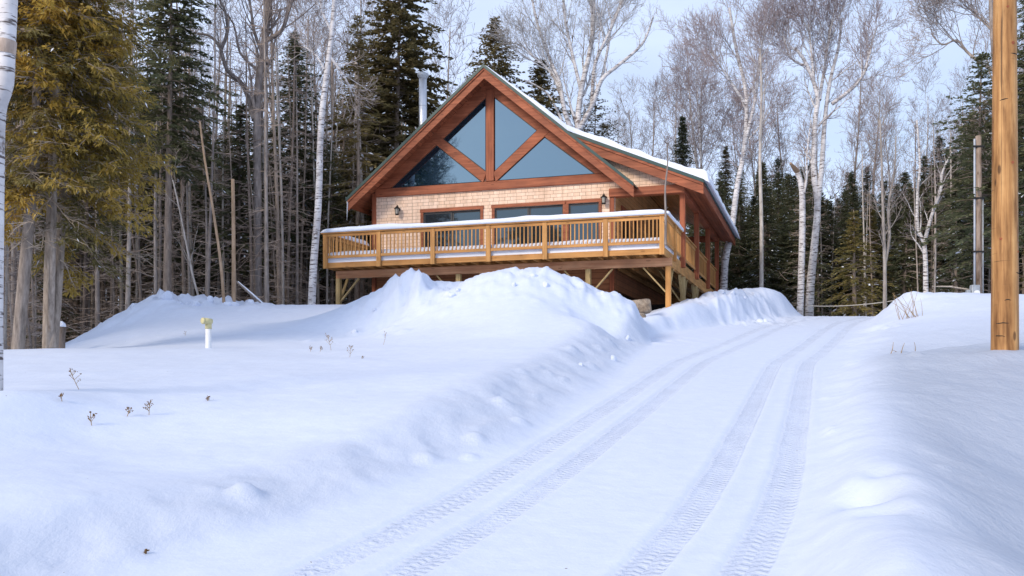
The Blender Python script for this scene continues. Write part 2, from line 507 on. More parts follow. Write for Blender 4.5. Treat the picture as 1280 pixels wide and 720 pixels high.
class MB:
    """collects boxes, bars, prisms and tubes; build() links them as one mesh object"""
    def __init__(self, dz=0.0):
        self.v, self.f, self.dz = [], [], dz
    def add(self, vs, fs):
        o = len(self.v)
        self.v += [(x, y, z - self.dz) for x, y, z in vs]
        self.f += [tuple(o + i for i in f) for f in fs]
    def box(self, x0, x1, y0, y1, z0, z1):
        x0, x1 = sorted((x0, x1)); y0, y1 = sorted((y0, y1)); z0, z1 = sorted((z0, z1))
        vs = [(x0, y0, z0), (x1, y0, z0), (x1, y1, z0), (x0, y1, z0), (x0, y0, z1), (x1, y0, z1), (x1, y1, z1), (x0, y1, z1)]
        self.add(vs, [(0, 3, 2, 1), (4, 5, 6, 7), (0, 1, 5, 4), (1, 2, 6, 5), (2, 3, 7, 6), (3, 0, 4, 7)])
    def prism(self, poly, y0, y1):
        """polygon of (x, z), extruded from y0 to y1"""
        n = len(poly)
        area = sum(poly[i][0] * poly[(i + 1) % n][1] - poly[(i + 1) % n][0] * poly[i][1] for i in range(n))
        if area < 0:
            poly = poly[::-1]
        vs = [(x, y0, z) for x, z in poly] + [(x, y1, z) for x, z in poly]
        fs = [tuple(range(n)), tuple(range(2 * n - 1, n - 1, -1))]
        fs += [(i, i + n, (i + 1) % n + n, (i + 1) % n) for i in range(n)]
        self.add(vs, fs)
    def bar(self, p, q, w, h, up=(0, 0, 1)):
        p, q = Vector(p), Vector(q)
        d = (q - p).normalized()
        a = d.cross(Vector(up))
        if a.length < 1e-4:
            a = d.cross(Vector((1, 0, 0)))
        a.normalize()
        b = a.cross(d).normalized()
        vs = []
        for c in (p, q):
            for i, j in ((-1, -1), (1, -1), (1, 1), (-1, 1)):
                vs.append(tuple(c + a * (i * w / 2) + b * (j * h / 2)))
        self.add(vs, [(0, 3, 2, 1), (4, 5, 6, 7), (0, 1, 5, 4), (1, 2, 6, 5), (2, 3, 7, 6), (3, 0, 4, 7)])
    def tube(self, pts, rad, n=12, cap=True):
        pts = [Vector(p) for p in pts]
        rings, vs, fs = [], [], []
        for i, p in enumerate(pts):
            t = (pts[min(i + 1, len(pts) - 1)] - pts[max(i - 1, 0)]).normalized()
            ref = Vector((0, 0, 1)) if abs(t.z) < .9 else Vector((1, 0, 0))
            a = t.cross(ref).normalized(); b = t.cross(a).normalized()
            for k in range(n):
                an = 2 * math.pi * k / n
                vs.append(tuple(p + (a * math.cos(an) + b * math.sin(an)) * rad[i]))
        for i in range(len(pts) - 1):
            for k in range(n):
                fs.append((i * n + k, (i + 1) * n + k, (i + 1) * n + (k + 1) % n, i * n + (k + 1) % n))
        if cap:
            fs.append(tuple(range(n)))
            m = (len(pts) - 1) * n
            fs.append(tuple(range(m + n - 1, m - 1, -1)))
        self.add(vs, fs)
    def build(self, name, mat, parent=None, smooth=False, bevel=0.0):
        me = bpy.data.meshes.new(name)
        me.from_pydata(self.v, [], self.f)
        me.materials.append(mat)
        bm = bmesh.new(); bm.from_mesh(me)
        bmesh.ops.recalc_face_normals(bm, faces=bm.faces)
        bm.to_mesh(me); bm.free()
        if smooth:
            me.polygons.foreach_set('use_smooth', [True] * len(me.polygons))
        o = link(name, me, parent)
        if bevel:
            b = o.modifiers.new('bevel', 'BEVEL')
            b.width = bevel; b.segments = 1; b.limit_method = 'ANGLE'
        return o

# ------------------------------------------------------------------ noise
def vnoise(x, y, seed=0):
    xi = np.floor(x).astype(np.int64); yi = np.floor(y).astype(np.int64)
    xf = x - xi; yf = y - yi
    def h(a, b):
        n = (a * 374761393 + b * 668265263 + seed * 982451653) & 0xFFFFFFFF
        n = ((n ^ (n >> 13)) * 1274126177) & 0xFFFFFFFF
        n = n ^ (n >> 16)
        return (n & 0xFFFF) / 65535.0
    u = xf * xf * xf * (xf * (xf * 6 - 15) + 10)
    v = yf * yf * yf * (yf * (yf * 6 - 15) + 10)
    return (h(xi, yi) * (1 - u) + h(xi + 1, yi) * u) * (1 - v) + (h(xi, yi + 1) * (1 - u) + h(xi + 1, yi + 1) * u) * v - 0.5

def fbm(x, y, octv=4, seed=0):
    s, a = 0, 1.0
    for k in range(octv):
        s = s + a * vnoise(x * 2 ** k + 17.3 * k, y * 2 ** k - 9.1 * k, seed + k)
        a *= .5
    return s

def sstep(a, b, x):
    t = np.clip((x - a) / (b - a), 0, 1)
    return t * t * (3 - 2 * t)

# ------------------------------------------------------------------ the ground
CTRL_PX = [  # (pixel x, pixel y, distance)
    # field left of the drive
    (71, 690, 5.2), (189, 655, 5.6), (392, 578, 7.6), (512, 524, 9), (625, 468, 12), (710, 435, 16), (758, 421, 20),
    (0, 560, 7.5), (20, 492, 8.6), (-40, 500, 8.6), (95, 545, 8.2), (200, 520, 9), (300, 480, 11), (150, 470, 11.5), (400, 500, 10), (430, 445, 16),
    (330, 438, 17), (350, 600, 7), (200, 620, 6.3), (60, 620, 6), (-200, 600, 6), (-300, 480, 12), (-300, 440, 20),
    (0, 437, 16), (130, 437, 16), (250, 436, 17), (30, 449, 20.5), (-100, 446, 22), (30, 445, 24),
    # snow heap at the wood's edge
    (160, 412, 24), (210, 373, 28), (203, 364, 29), (222, 366, 29), (101, 420, 27), (134, 400, 28), (66, 442, 26), (238, 373, 29), (255, 381, 29),
    (274, 371, 29.5), (295, 373, 29.5), (309, 384, 30), (360, 382, 30.5), (420, 382, 31), (330, 402, 25), (300, 420, 21), (430, 412, 22), (480, 402, 22),
    (210, 388, 32.5), (40, 442, 27), (40, 443, 31), (66, 443, 29.5), (0, 443, 32), (-40, 443, 29), (92, 430, 29.8), (120, 412, 30.5),
    # big heap before the deck
    (600, 420, 18), (560, 402, 20), (660, 382, 20), (735, 402, 19.5), (652, 335, 22.5), (605, 341, 22.5), (630, 336, 22.5), (692, 337, 22.5), (722, 351, 22.5),
    (752, 360, 22.5), (774, 365, 22.4), (794, 374, 22.6), (505, 341, 23), (522, 343, 23), (546, 361, 23), (562, 362, 23), (580, 350, 22.8),
    (476, 360, 23.5), (454, 370, 24), (430, 390, 25), (650, 352, 24.4), (742, 365, 24.4), (510, 356, 25),
    # heap right of the deck
    (807, 403, 24.6), (820, 392, 25.4), (840, 383, 26.8), (855, 376, 27.8), (880, 373, 29), (897, 366, 29.8), (922, 361, 31.2), (942, 359, 32.6), (962, 362, 33.6),
    (982, 369, 34.6), (999, 388, 35.4), (900, 384, 28.2), (860, 396, 26), (945, 378, 31.2), (975, 385, 33), (888, 378, 33), (868, 384, 32), (908, 370, 33.4),
    # right of the drive
    (1250, 680, 4.3), (1170, 600, 6), (1120, 545, 8), (1070, 480, 12), (1062, 437, 17), (1075, 412, 23), (1086, 393, 27), (1102, 378, 27), (1128, 366, 26.8),
    (1150, 364, 27), (1175, 369, 27.5), (1210, 373, 28), (1280, 371, 28), (1400, 372, 28), (1256, 437, 13), (1180, 440, 16), (1130, 405, 22),
    (1280, 482, 10.5), (1278, 572, 8), (1420, 590, 8), (1285, 660, 5.5), (1400, 720, 5), (1205, 574, 7.4), (1185, 508, 9.6), (1250, 422, 15), (1280, 402, 19), (1360, 437, 14),
]
CTRL_W = [  # (x, y, height above the eye)
    (0, 28.5, 2.2), (0, 33, 2.2), (-5, 36, 2.3), (4, 31, 2.05), (3.6, 26.0, 1.62), (4.5, 28, 2.08), (7, 38, 2.2), (9, 46, 2.3), (2, 44, 2.3),
    (-20, 40, 1.5), (-30, 40, 1.1), (-14, 36, 1.5), (-9.5, 34, 2.2), (-25, 60, 1.8), (-8, 48, 2.25), (20, 45, 2.35), (15, 42, 2.38), (30, 60, 2.4), (-40, 30, .8), (-40, 0, -1.2),
    (0, 62, 2.4), (17, 36, 2.4), (30, 30, 2.4), (-10, -5, -1.6), (-20, 10, -.2), (8, 0, -1.3), (20, 10, .3), (12, -20, -1.9), (-25, -25, -1.9), (40, 0, -.6), (-60, 90, 2.2), (60, 90, 2.6), (0, 110, 2.5),
]
_c = [(P(*c).x, P(*c).y, P(*c).z - EYE) for c in CTRL_PX] + CTRL_W
CX = np.array([c[0] for c in _c]); CY = np.array([c[1] for c in _c]); CZ = np.array([c[2] for c in _c])
RC2 = 0.45 ** 2
def _phi(r2):
    return -np.sqrt(r2 + RC2)
_n = len(CX)
_A = np.zeros((_n + 3, _n + 3))
_A[:_n, :_n] = _phi((CX[:, None] - CX[None, :]) ** 2 + (CY[:, None] - CY[None, :]) ** 2) + np.eye(_n) * 0.03
_A[:_n, _n] = 1; _A[:_n, _n + 1] = CX; _A[:_n, _n + 2] = CY
_A[_n:, :_n] = _A[:_n, _n:].T
_W = np.linalg.solve(_A, np.concatenate([CZ, [0, 0, 0]]))

def rbf(x, y):
    out = _W[_n] + _W[_n + 1] * x + _W[_n + 2] * y
    for k in range(_n):
        out = out + _W[k] * _phi((x - CX[k]) ** 2 + (y - CY[k]) ** 2)
    return out

XL_T = np.array([(-40, -18), (0, -4.1), (5.28, -2.17), (5.83, -1.80), (6.41, -1.25), (7.59, -.78), (8.8, .0), (12.7, 1.08), (16.5, 2.0), (20.6, 3.05), (22.4, 3.32), (23.7, 3.5), (26.5, 5.3), (31.5, 8.9), (36, 11.6), (45, 17), (300, 170)])
XR_T = np.array([(-40, -13.5), (0, -.3), (5.25, 1.55), (7.36, 2.3), (12.2, 4.0), (19.3, 6.7), (25, 9.0), (30, 11.4), (36, 14.8), (45, 21), (300, 176)])
TR_T = np.array([(-40, -18.2), (0, -3.6), (5.45, -1.22), (6.43, -.77), (8.14, -.1), (11.06, .90), (17.2, 2.95), (22.2, 5.15), (26, 6.75), (29.5, 8.35), (31.9, 9.8), (36, 12.2), (45, 17.5), (300, 172)])
def smooth_table(T):
    ys = np.concatenate([np.arange(-40, 46, .25), [300]])
    xs = np.interp(ys, T[:, 0], T[:, 1])
    k = np.hanning(9); k /= k.sum()
    body = np.convolve(np.pad(xs[:-1], 4, mode='edge'), k, 'valid')
    body[:8] = xs[:8]; body[-9:] = xs[-10:-1]
    return ys, np.concatenate([body, xs[-1:]])
XLs, XRs, TRs = smooth_table(XL_T), smooth_table(XR_T), smooth_table(TR_T)
_ty = np.arange(-40, 300, .05)
_tx = np.interp(_ty, *TRs)
_arc = np.concatenate([[0], np.cumsum(np.hypot(np.diff(_tx), np.diff(_ty)))])
_dx = np.gradient(_tx, _ty)
_dx = np.convolve(np.pad(_dx, 20, mode='edge'), np.ones(41) / 41, 'valid')

def drive_z(y):
    lin = -1.75 + .122 * y
    top = 2.41 + .0006 * np.maximum(y - 34, 0)
    k = .10
    z = -k * np.logaddexp(-lin / k, -top / k)
    return np.maximum(z, -1.95)

BANDS = ((.12, .12), (.60, .11), (1.83, .115), (2.38, .125))
_rc = random.Random(12)
CLODS = []
for _k in range(40):
    _y = 6.5 + 17 * _rc.random()
    if _rc.random() < .62:
        _x = float(np.interp(_y, *XLs)) - _rc.uniform(-.05, 1.2)
    else:
        _x = float(np.interp(_y, *XRs)) + _rc.uniform(.1, 2.4)
    _r = _rc.uniform(.035, .085) * (1 + _y / 30)
    CLODS.append((_x, _y, _r, _r * _rc.uniform(.25, .75)))
for _k in range(40):
    CLODS.append((_rc.uniform(-4.5, 2.6), _rc.uniform(19.5, 22.8), _rc.uniform(.07, .16), _rc.uniform(.02, .07)))
for _k in range(26):
    CLODS.append((_rc.uniform(-12.5, -7.5), _rc.uniform(26.5, 29), _rc.uniform(.12, .25), _rc.uniform(.04, .10)))
def ground(x, y, fine=True):
    """height above the eye, and the track coordinates"""
    x = np.asarray(x, float); y = np.asarray(y, float)
    nat = rbf(x, y)
    far = sstep(70, 130, np.hypot(x, y - 10))
    nat = nat * (1 - far) + (2.2 + fbm(x / 40, y / 40, 3, 5) * 1.5) * far
    xl, xr = np.interp(y, *XLs), np.interp(y, *XRs)
    dl, dr = xl - x, x - xr                       # positive outside
    wl = np.interp(y, [4, 8, 14, 19, 21.5, 23.5, 25, 28], [1.25, 1.3, 1.35, 1.1, .42, .42, .6, .7])
    wr = np.clip(.45 + .05 * y, .6, 1.6)
    m = np.maximum(sstep(-.15, 1, dl / wl), sstep(-.15, 1, dr / wr))
    m = np.maximum(m, sstep(40, 48, y))
    dz = drive_z(y)
    z = dz * (1 - m) + nat * m
    lat = (x - np.interp(y, *TRs)) / np.sqrt(1 + np.interp(y, _ty, _dx) ** 2)
    arc = np.interp(y, _ty, _arc)
    rough = np.zeros_like(x)
    if fine:
        bank = 4 * m * (1 - m)
        z = z + m * (.05 * fbm(x / 2.3, y / 2.3, 3, 1) + .022 * fbm(x * 1.4, y * 1.4, 3, 2))
        z = z + .012 * (1 - m) * fbm(x, y / 3, 3, 3)
        z = z + bank * (np.interp(y, [6, 11, 18, 21], [.03, .04, .05, .08]) * (fbm(x * 1.8, y * 1.8, 4, 4) + .3 * (.3 - np.abs(fbm(x * 2.6, y * 2.2, 4, 14)))))
        # crumbled crests of the heaps pushed up by the plough
        def blob(cx, cy, rx, ry):
            return np.exp(-(((x - cx) / rx) ** 2 + ((y - cy) / ry) ** 2))
        crumb = 1.25 * blob(-10.9, 28.8, 2.1, 1.3) + 1.1 * blob(-8.7, 29.5, 1.1, 1.0) + blob(-2.6, 23.2, 1.0, 1.1) + .55 * blob(.6, 22.3, 2.6, 1.0) + .15 * blob(2.6, 22.4, .9, 1.4) + .75 * blob(6.6, 29.5, 1.8, 1.4) + .75 * blob(8.3, 32, 1.7, 1.4) + .35 * blob(11.8, 27, 1.5, 1.5)
        crumb = np.clip(crumb, 0, 1.25)
        rid = .5 - np.abs(fbm(x * 1.5, y * 1.5, 4, 9))
        z = z + crumb * (.55 * (rid - .43) + .24 * fbm(x * 3.6, y * 3.6, 4, 11))
        # rough snow right of the drive; this mask also greys it with painted shade
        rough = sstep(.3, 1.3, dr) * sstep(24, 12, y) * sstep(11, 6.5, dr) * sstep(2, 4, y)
        z = z + rough * (.055 * fbm(x * 1.7, y * .8, 4, 21) - .05)
        # scraped face of the left bank
        face = sstep(-.1, .35, dl / wl) * sstep(1.25, .6, dl / wl) * sstep(26, 20, y)
        z = z + face * (.08 * fbm(x * .9 + y * .4, y * .5, 4, 31) + .05 * (.25 - np.abs(fbm(x * 1.6, y * 1.2, 4, 33))))
        rough = np.maximum(rough, face * .38)  # the same painted grey, weaker, on this face
        # hollow trodden in the right bank, hump at the left, prints across the left heap
        z = z - .20 * blob(2.35, 6.05, .17, .30) - .11 * blob(2.22, 5.5, .15, .2) - .08 * blob(2.62, 6.5, .12, .2) + .03 * blob(2.35, 5.45, .3, .2)
        for k in range(16):
            f = k / 15
            z = z - .05 * blob(-8.6 - 2.3 * f + .09 * (k % 2), 20.5 + 6.0 * f, .09, .12)
        # clods rolled off the banks
        for cx, cy, cr_, ch in CLODS:
            sel = (np.abs(x - cx) < .6) & (np.abs(y - cy) < .6)
            if sel.any():
                z[sel] = z[sel] + ch * np.exp(-(((x[sel] - cx) / cr_) ** 2 + ((y[sel] - cy) / cr_) ** 2) ** 1.5)
        z = z + .10 * blob(-4.75, 8.1, .55, .7) + .10 * blob(6.9, 12.85, .55, .35)
        # the ruts
        for c, w in BANDS:
            t = np.abs(lat - c) / w
            z = z - .021 * sstep(1.25, .8, t) * sstep(45, 36, y) + .008 * sstep(1.0, 1.3, t) * sstep(2.0, 1.3, t) * sstep(45, 36, y)
    return z, lat, arc, rough

def gz(x, y):
    z = ground(np.array([float(x)]), np.array([float(y)]))[0]
    return float(z[0]) + EYE

def build_ground():
    ys = np.concatenate([np.array([-300, -200, -130, -90, -65]), np.linspace(-50, 2.5, 36), np.exp(np.arange(math.log(2.7), math.log(42), .0075)), np.linspace(42.6, 80, 50), np.geomspace(83, 420, 26)])
    core = np.concatenate([np.arange(-16, -5.5, .11), np.arange(-5.5, 9.5, .042), np.arange(9.5, 17, .1)])
    out = np.geomspace(1, 330, 46)
    xs = np.concatenate([-16 - out[::-1] * 1.0, core, 17 + out])
    X, Y = np.meshgrid(xs, ys)
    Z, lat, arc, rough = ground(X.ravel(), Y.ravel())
    V = np.stack([X.ravel(), Y.ravel(), Z + EYE], 1)
    nx, ny = len(xs), len(ys)
    i = np.arange(nx - 1)[None, :] + nx * np.arange(ny - 1)[:, None]
    i = i.ravel()
    Fq = np.stack([i, i + 1, i + nx + 1, i + nx], 1)
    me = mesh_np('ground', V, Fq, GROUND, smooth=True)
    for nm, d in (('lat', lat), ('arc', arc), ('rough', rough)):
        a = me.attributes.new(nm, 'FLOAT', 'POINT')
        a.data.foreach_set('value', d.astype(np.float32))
    o = link('ground', me)
    tag(o, kind='structure')
    return o
build_ground()

# ------------------------------------------------------------------ the cabin, in its own axes: s along the front (right +), t towards the back, z above the eye
ZB = 2.1
CORNER = Vector((190 / F * 28, 28.0, EYE + ZB))
def on_plane(px, py, t):
    """(s, z) where the sight line of a pixel meets the plane t"""
    r = (px - 640) / F
    a = CORNER.x + ST * t; b = CORNER.y + CT * t
    s = (r * b - a) / (CT + r * ST)
    return s, (HY - py) / F * (b - ST * s)

def cabin_root(name, label, cat):
    return root(name, label, cat, CORNER, -TH)

WT = 3.2                      # front wall
SA, ZA = -6.6, 10.95          # ridge
LS, LZ = -11.91, 6.63         # left eave tip
RS, RZ = -1.356, 6.50         # right tip of the front gable
ES, EZ = .86, 6.556           # eave of the porch roof
BS = -3.743
BZ = 8.527                    # where the porch roof leaves the steep roof
WL, WR = -11.3, -2.19         # front wall ends
BACK = 15.0
def leftline(s): return ZA + (s - SA) * (ZA - LZ) / (SA - LS)
def rightline(s): return ZA - (s - SA) * (ZA - RZ) / (RS - SA)
def lowline(s): return BZ - (s - BS) * (BZ - EZ) / (ES - BS)

cab = cabin_root('cabin', 'brown timber cabin with cedar shingles, a tall gable of glass and a snowy roof', 'cabin')

# walls
w = MB(ZB)
def off(poly, d): return [(s, z + d) for s, z in poly]
w.prism([(WL, 6.2), (WR, 6.2), (WR, lowline(WR) - .24), (BS, BZ - .24), (SA, ZA - .24), (WL, leftline(WL) - .24)], WT, WT + .2)
w.prism([(WR, 6.5), (.17, 6.5), (.17, lowline(.17) - .24), (WR, lowline(WR) - .24)], WT + .002, WT + .19)
for s0, s1 in ((WL, -9.28), (-7.05, -6.52), (-4.0, -3.8), (-2.73, WR)):
    w.box(s0, s1, WT, WT + .2, 4.0, 6.2)
for s0, s1 in ((-9.28, -7.05), (-6.52, -4.0), (-3.8, -2.73)):
    w.box(s0, s1, WT, WT + .2, 6.12, 6.2)
wall = w.build('wall', SHINGLE, cab)
w = MB(ZB)
w.box(WL, WL + .2, WT + .2, BACK, 3.0, 6.9)
w.prism([(WL, 3.0), (WR, 3.0), (WR, lowline(WR) - .24), (BS, BZ - .24), (SA, ZA - .24), (WL, leftline(WL) - .24)], BACK - .2, BACK)
w.build('wall', SHINGLE, cab)
w = MB(ZB)
w.box(WR - .2, WR, WT + .2, BACK - .2, 3.95, lowline(WR) - .24)
w.build('wall', PINE_S, cab)
w = MB(ZB)
w.box(WL, WR, WT + .02, WT + .2, 3.02, 4.0)
w.box(WR - .18, WR - .02, WT + .2, BACK - .2, 3.12, 3.93)
w.build('skirt_board', SKIRT, cab)
w = MB(ZB)  # black boxes put in for the shade of the open crawl space
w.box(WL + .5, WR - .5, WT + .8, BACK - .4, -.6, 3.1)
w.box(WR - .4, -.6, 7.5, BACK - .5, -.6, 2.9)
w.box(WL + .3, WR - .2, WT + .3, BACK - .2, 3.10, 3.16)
w.build('dark_void_box', DARKW, cab)

# corner boards, gable sill and porch beam
t_ = MB(ZB); t_.box(WL - .04, WL + .12, WT - .05, WT + .01, 3.02, 6.93); t_.build('corner_board', RED_Z, cab, bevel=.006)
t_ = MB(ZB); t_.box(WR - .16, WR + .0, WT - .05, WT + .01, 3.02, 6.25); t_.build('corner_board', RED_Z, cab, bevel=.006)
t_ = MB(ZB); t_.box(WL + .12, -2.06, WT - .09, WT - .004, 6.775, 7.075); t_.build('gable_sill', RED_S, cab, bevel=.008)
t_ = MB(ZB); t_.box(WR - .17, .2, WT - .12, WT + .21, 6.25, 6.53); t_.build('porch_beam', RED_S, cab, bevel=.008)
t_ = MB(ZB); t_.box(-.02, .2, WT + .215, BACK, 6.27, 6.55); t_.box(WR, -.02, BACK - .2, BACK - .02, 6.28, 6.55); t_.build('porch_beam', RED_T, cab, bevel=.008)
for tt in (3.45, 7.3, 11.1, 14.85):
    p = MB(ZB); p.box(.005, .185, tt - .09, tt + .09, 3.78, 6.265); p.build('porch_post', RED_Z, cab, bevel=.008)

# glazed gable
TF = WT - .06
def S(px, py): return on_plane(px, py, TF)
def pane(name_parent, pts, n):
    f = MB(ZB)
    cx = sum(p[0] for p in pts) / len(pts); cz = sum(p[1] for p in pts) / len(pts)
    f.prism([(s, z) for s, z in pts], TF + .02, WT - .003)
    fr = f.build('gable_window', DOORF, name_parent)
    g = MB(ZB)
    k = .955
    g.prism([(cx + (s - cx) * k, cz + (z - cz) * k) for s, z in pts], TF - .004, TF + .05)
    g.build('pane', GLASS, fr)
sill_z = 7.077
apx = S(607.2, 121.0)
def rk(s, d): return (leftline(s) if s < SA else rightline(s)) - d
RD = .86    # rake trim depth below roof line
uL = [S(607.5, 122), S(554, 174), S(607.5, 215)]
uR = [S(618.3, 121.5), S(672, 163.3), S(618.3, 215)]
lL = [S(546, 181.5), (S(489, 236)[0], sill_z), (S(603, 229)[0], sill_z)]
lR = [S(681, 171), (S(744.5, 218.5)[0], sill_z), (S(621.5, 228)[0], sill_z)]
for q in (uL, uR, lL, lR): pane(cab, q, 0)
t_ = MB(ZB)
kp0, kp1 = S(607.8, 200)[0], S(618, 200)[0]
t_.box(kp0, kp1, WT - .125, WT - .005, 7.08, rk(-6.68, .55)); t_.build('king_post', RED_Z, cab, bevel=.006)
# diagonal struts between the panes
for a, b, c, d in ((uL[1], uL[2], lL[2], lL[0]), (uR[1], uR[2], lR[2], lR[0])):
    t_ = MB(ZB)
    def ext(p, q, k): return (p[0] + (p[0] - q[0]) * k, p[1] + (p[1] - q[1]) * k)
    poly = [ext(a, b, .10), ext(b, a, .02), ext(c, d, .02), ext(d, c, .10)]
    t_.prism(poly, WT - .115, WT - .006)
    t_.build('gable_strut', RED_S, cab, bevel=.006)
# rake trim on the wall: between the panes' upper edges and the roof
t_ = MB(ZB)
l_in = [(lL[1][0] - .02, sill_z), lL[0], uL[1], uL[0]]
def up_l(s): return (s, leftline(s) - .20)
def up_r(s): return (s, (rightline(s) if s < RS else rightline(RS)) - .20)
sL0 = lL[1][0] - .62
t_.prism([(sL0, 7.08), (lL[1][0], 7.08), (lL[0][0], lL[0][1] + .005), (lL[0][0], leftline(lL[0][0]) - .2), (sL0, leftline(sL0) - .2)], WT - .10, WT - .007)
t_.prism([(lL[0][0], lL[0][1]), (uL[1][0], uL[1][1]), (uL[0][0], uL[0][1]), (kp0, rk(kp0, .2)), (lL[0][0], leftline(lL[0][0]) - .2)], WT - .098, WT - .008)
t_.build('rake_trim', RED_S, cab)
t_ = MB(ZB)
sR0 = lR[1][0] + .56
t_.prism([(sR0, 7.08), (lR[1][0], 7.08), (lR[0][0], lR[0][1] + .005), (lR[0][0], rightline(lR[0][0]) - .2), (sR0, rightline(sR0) - .2)][::-1], WT - .10, WT - .007)
t_.prism([(lR[0][0], lR[0][1]), (uR[1][0], uR[1][1]), (uR[0][0], uR[0][1]), (kp1, rk(kp1, .2)), (lR[0][0], rightline(lR[0][0]) - .2)][::-1], WT - .098, WT - .008)
t_.prism([(kp0, uL[0][1]), (kp1, uR[0][1]), (kp1, rk(kp1, .2)), (SA, ZA - .2), (kp0, rk(kp0, .2))], WT - .097, WT - .009)
t_.build('rake_trim', RED_S, cab)

# roof
FR, FL2 = 2.30, 2.75          # front edges of the gable roof and of the porch roof
RE = 15.55
r = MB(ZB)
A, L_, B_, T_, E_ = (SA, ZA), (LS, LZ), (BS, BZ), (RS, RZ), (ES, EZ)
def band(p, q, d0, d1): return [(p[0], p[1] + d0), (q[0], q[1] + d0), (q[0], q[1] + d1), (p[0], p[1] + d1)]
r.prism(band(L_, A, .0, -.055), FR - .06, RE)
r.prism(band(A, B_, .0, -.055), FR - .06, RE)
r.prism(band(B_, T_, -.004, -.055), FR - .06, WT + .1)
r.prism(band(B_, E_, .0, -.055), FL2 - .05, RE)
# folded drip edge down the rakes
r.prism(band(L_, A, .012, -.11), FR - .075, FR - .062)
r.prism(band(A, T_, .012, -.11), FR - .075, FR - .062)
r.prism(band(B_, E_, .012, -.10), FL2 - .065, FL2 - .052)
r.box(LS - .03, LS - .004, FR - .06, RE, LZ - .1, LZ + .01)
r.box(ES + .004, ES + .03, FL2 - .05, RE, EZ - .1, EZ + .005)
roof = r.build('roof', GREENM, cab)
q = MB(ZB)
q.prism(band((LS + .06, LZ + .045), A, -.057, -.19), FR + .05, RE - .05)
q.prism(band(A, B_, -.057, -.19), FR + .05, RE - .05)
q.prism(band(B_, (RS - .05, RZ + .04), -.061, -.19), FR + .05, WT + .08)
q.prism(band(B_, (ES - .03, EZ + .012), -.057, -.185), FL2 + .05, RE - .05)
q.build('soffit', SOFFIT, roof)
q = MB(ZB)
q.prism(band((WR + .02, lowline(WR + .02)), (.0, lowline(.0)), -.19, -.215), WT + .22, BACK - .02)
q.build('porch_ceiling', PINE_C, cab)
def barge(p, q_, t0, tag_=''):
    b = MB(ZB); b.prism(band(p, q_, -.05, -.185), t0 - .045, t0 - .002); b.build('barge_board', RED_S, roof)
    b = MB(ZB); b.prism(band(p, q_, -.17, -.47), t0, t0 + .045); b.build('barge_board', RED_S, roof)
barge(L_, A, FR); barge(A, T_, FR); barge((BS + .2, lowline(BS + .2)), E_, FL2)
b = MB(ZB); b.box(ES - .05, ES + .002, FL2 + .05, RE - .03, EZ - .40, EZ - .03); b.build('eave_board', RED_T, roof)
b = MB(ZB); b.box(LS + .01, LS + .06, FR + .05, RE - .03, LZ - .33, LZ - .03); b.build('eave_board', RED_T, roof)
# boxed return under the porch eave
b = MB(ZB); b.prism([(.21, 6.40), (ES - .052, EZ - .39), (ES - .052, EZ - .20), (.21, lowline(.21) - .22)], FL2 + .06, RE - .06); b.build('eave_box', SOFFIT, roof)

# snow on the roof: a lofted blanket
def snow_sheet(name, parent, prof, t0f, t1, thick, seed, nt_=60, over=0.0):
    """prof: polyline of (s, z) across the slope; the blanket lies on it from t0f(s) to t1"""
    pts = []
    for (a, b_) in zip(prof[:-1], prof[1:]):
        n = max(2, int(math.hypot(b_[0] - a[0], b_[1] - a[1]) / .16))
        pts += [(a[0] + (b_[0] - a[0]) * k / n, a[1] + (b_[1] - a[1]) * k / n) for k in range(n)]
    pts.append(prof[-1])
    m = len(pts)
    cum = [0]
    for i in range(1, m):
        cum.append(cum[-1] + math.hypot(pts[i][0] - pts[i - 1][0], pts[i][1] - pts[i - 1][1]))
    V, Fc = [], []
    for j in range(nt_ + 1):
        for i in range(m):
            u = cum[i] / cum[-1]
            s, z = pts[i]
            t0 = t0f(s) + .03 * float(vnoise(np.array(cum[i] * 2.1), np.array(seed * 1.0), seed))
            f = (j / nt_) ** 1.6
            t = t0 + (t1 - t0) * f
            th = thick(u, cum[i])
            nse = 1 + .35 * float(fbm(np.array(cum[i] * 1.7), np.array(t * 1.1), 3, seed))
            de = min(t - t0, t1 - t)
            du = min(cum[i], cum[-1] - cum[i])
            rd = math.sqrt(max(0, 1 - max(0, 1 - de / .10) ** 2)) * math.sqrt(max(0, 1 - max(0, 1 - du / .07) ** 2))
            V.append((s, t, z + .006 + th * nse * rd - ZB))
    k = len(V)
    for j in range(nt_ + 1):
        for i in range(m):
            v = V[j * m + i]
            V.append((v[0], v[1], pts[i][1] + .003 - ZB))
    for j in range(nt_):
        for i in range(m - 1):
            a = j * m + i
            Fc.append((a, a + 1, a + m + 1, a + m))
            Fc.append((k + a, k + a + m, k + a + m + 1, k + a + 1))
    for i in range(m - 1):
        Fc.append((i, k + i, k + i + 1, i + 1)); a = nt_ * m + i
        Fc.append((a, a + 1, k + a + 1, k + a))
    for j in range(nt_):
        a = j * m
        Fc.append((a, a + m, k + a + m, k + a)); a = j * m + m - 1
        Fc.append((a, k + a, k + a + m, a + m))
    me = mesh_np(name, V, Fc, SNOW, smooth=True)
    bm = bmesh.new(); bm.from_mesh(me); bmesh.ops.recalc_face_normals(bm, faces=bm.faces); bm.to_mesh(me); bm.free()
    return link(name, me, parent)

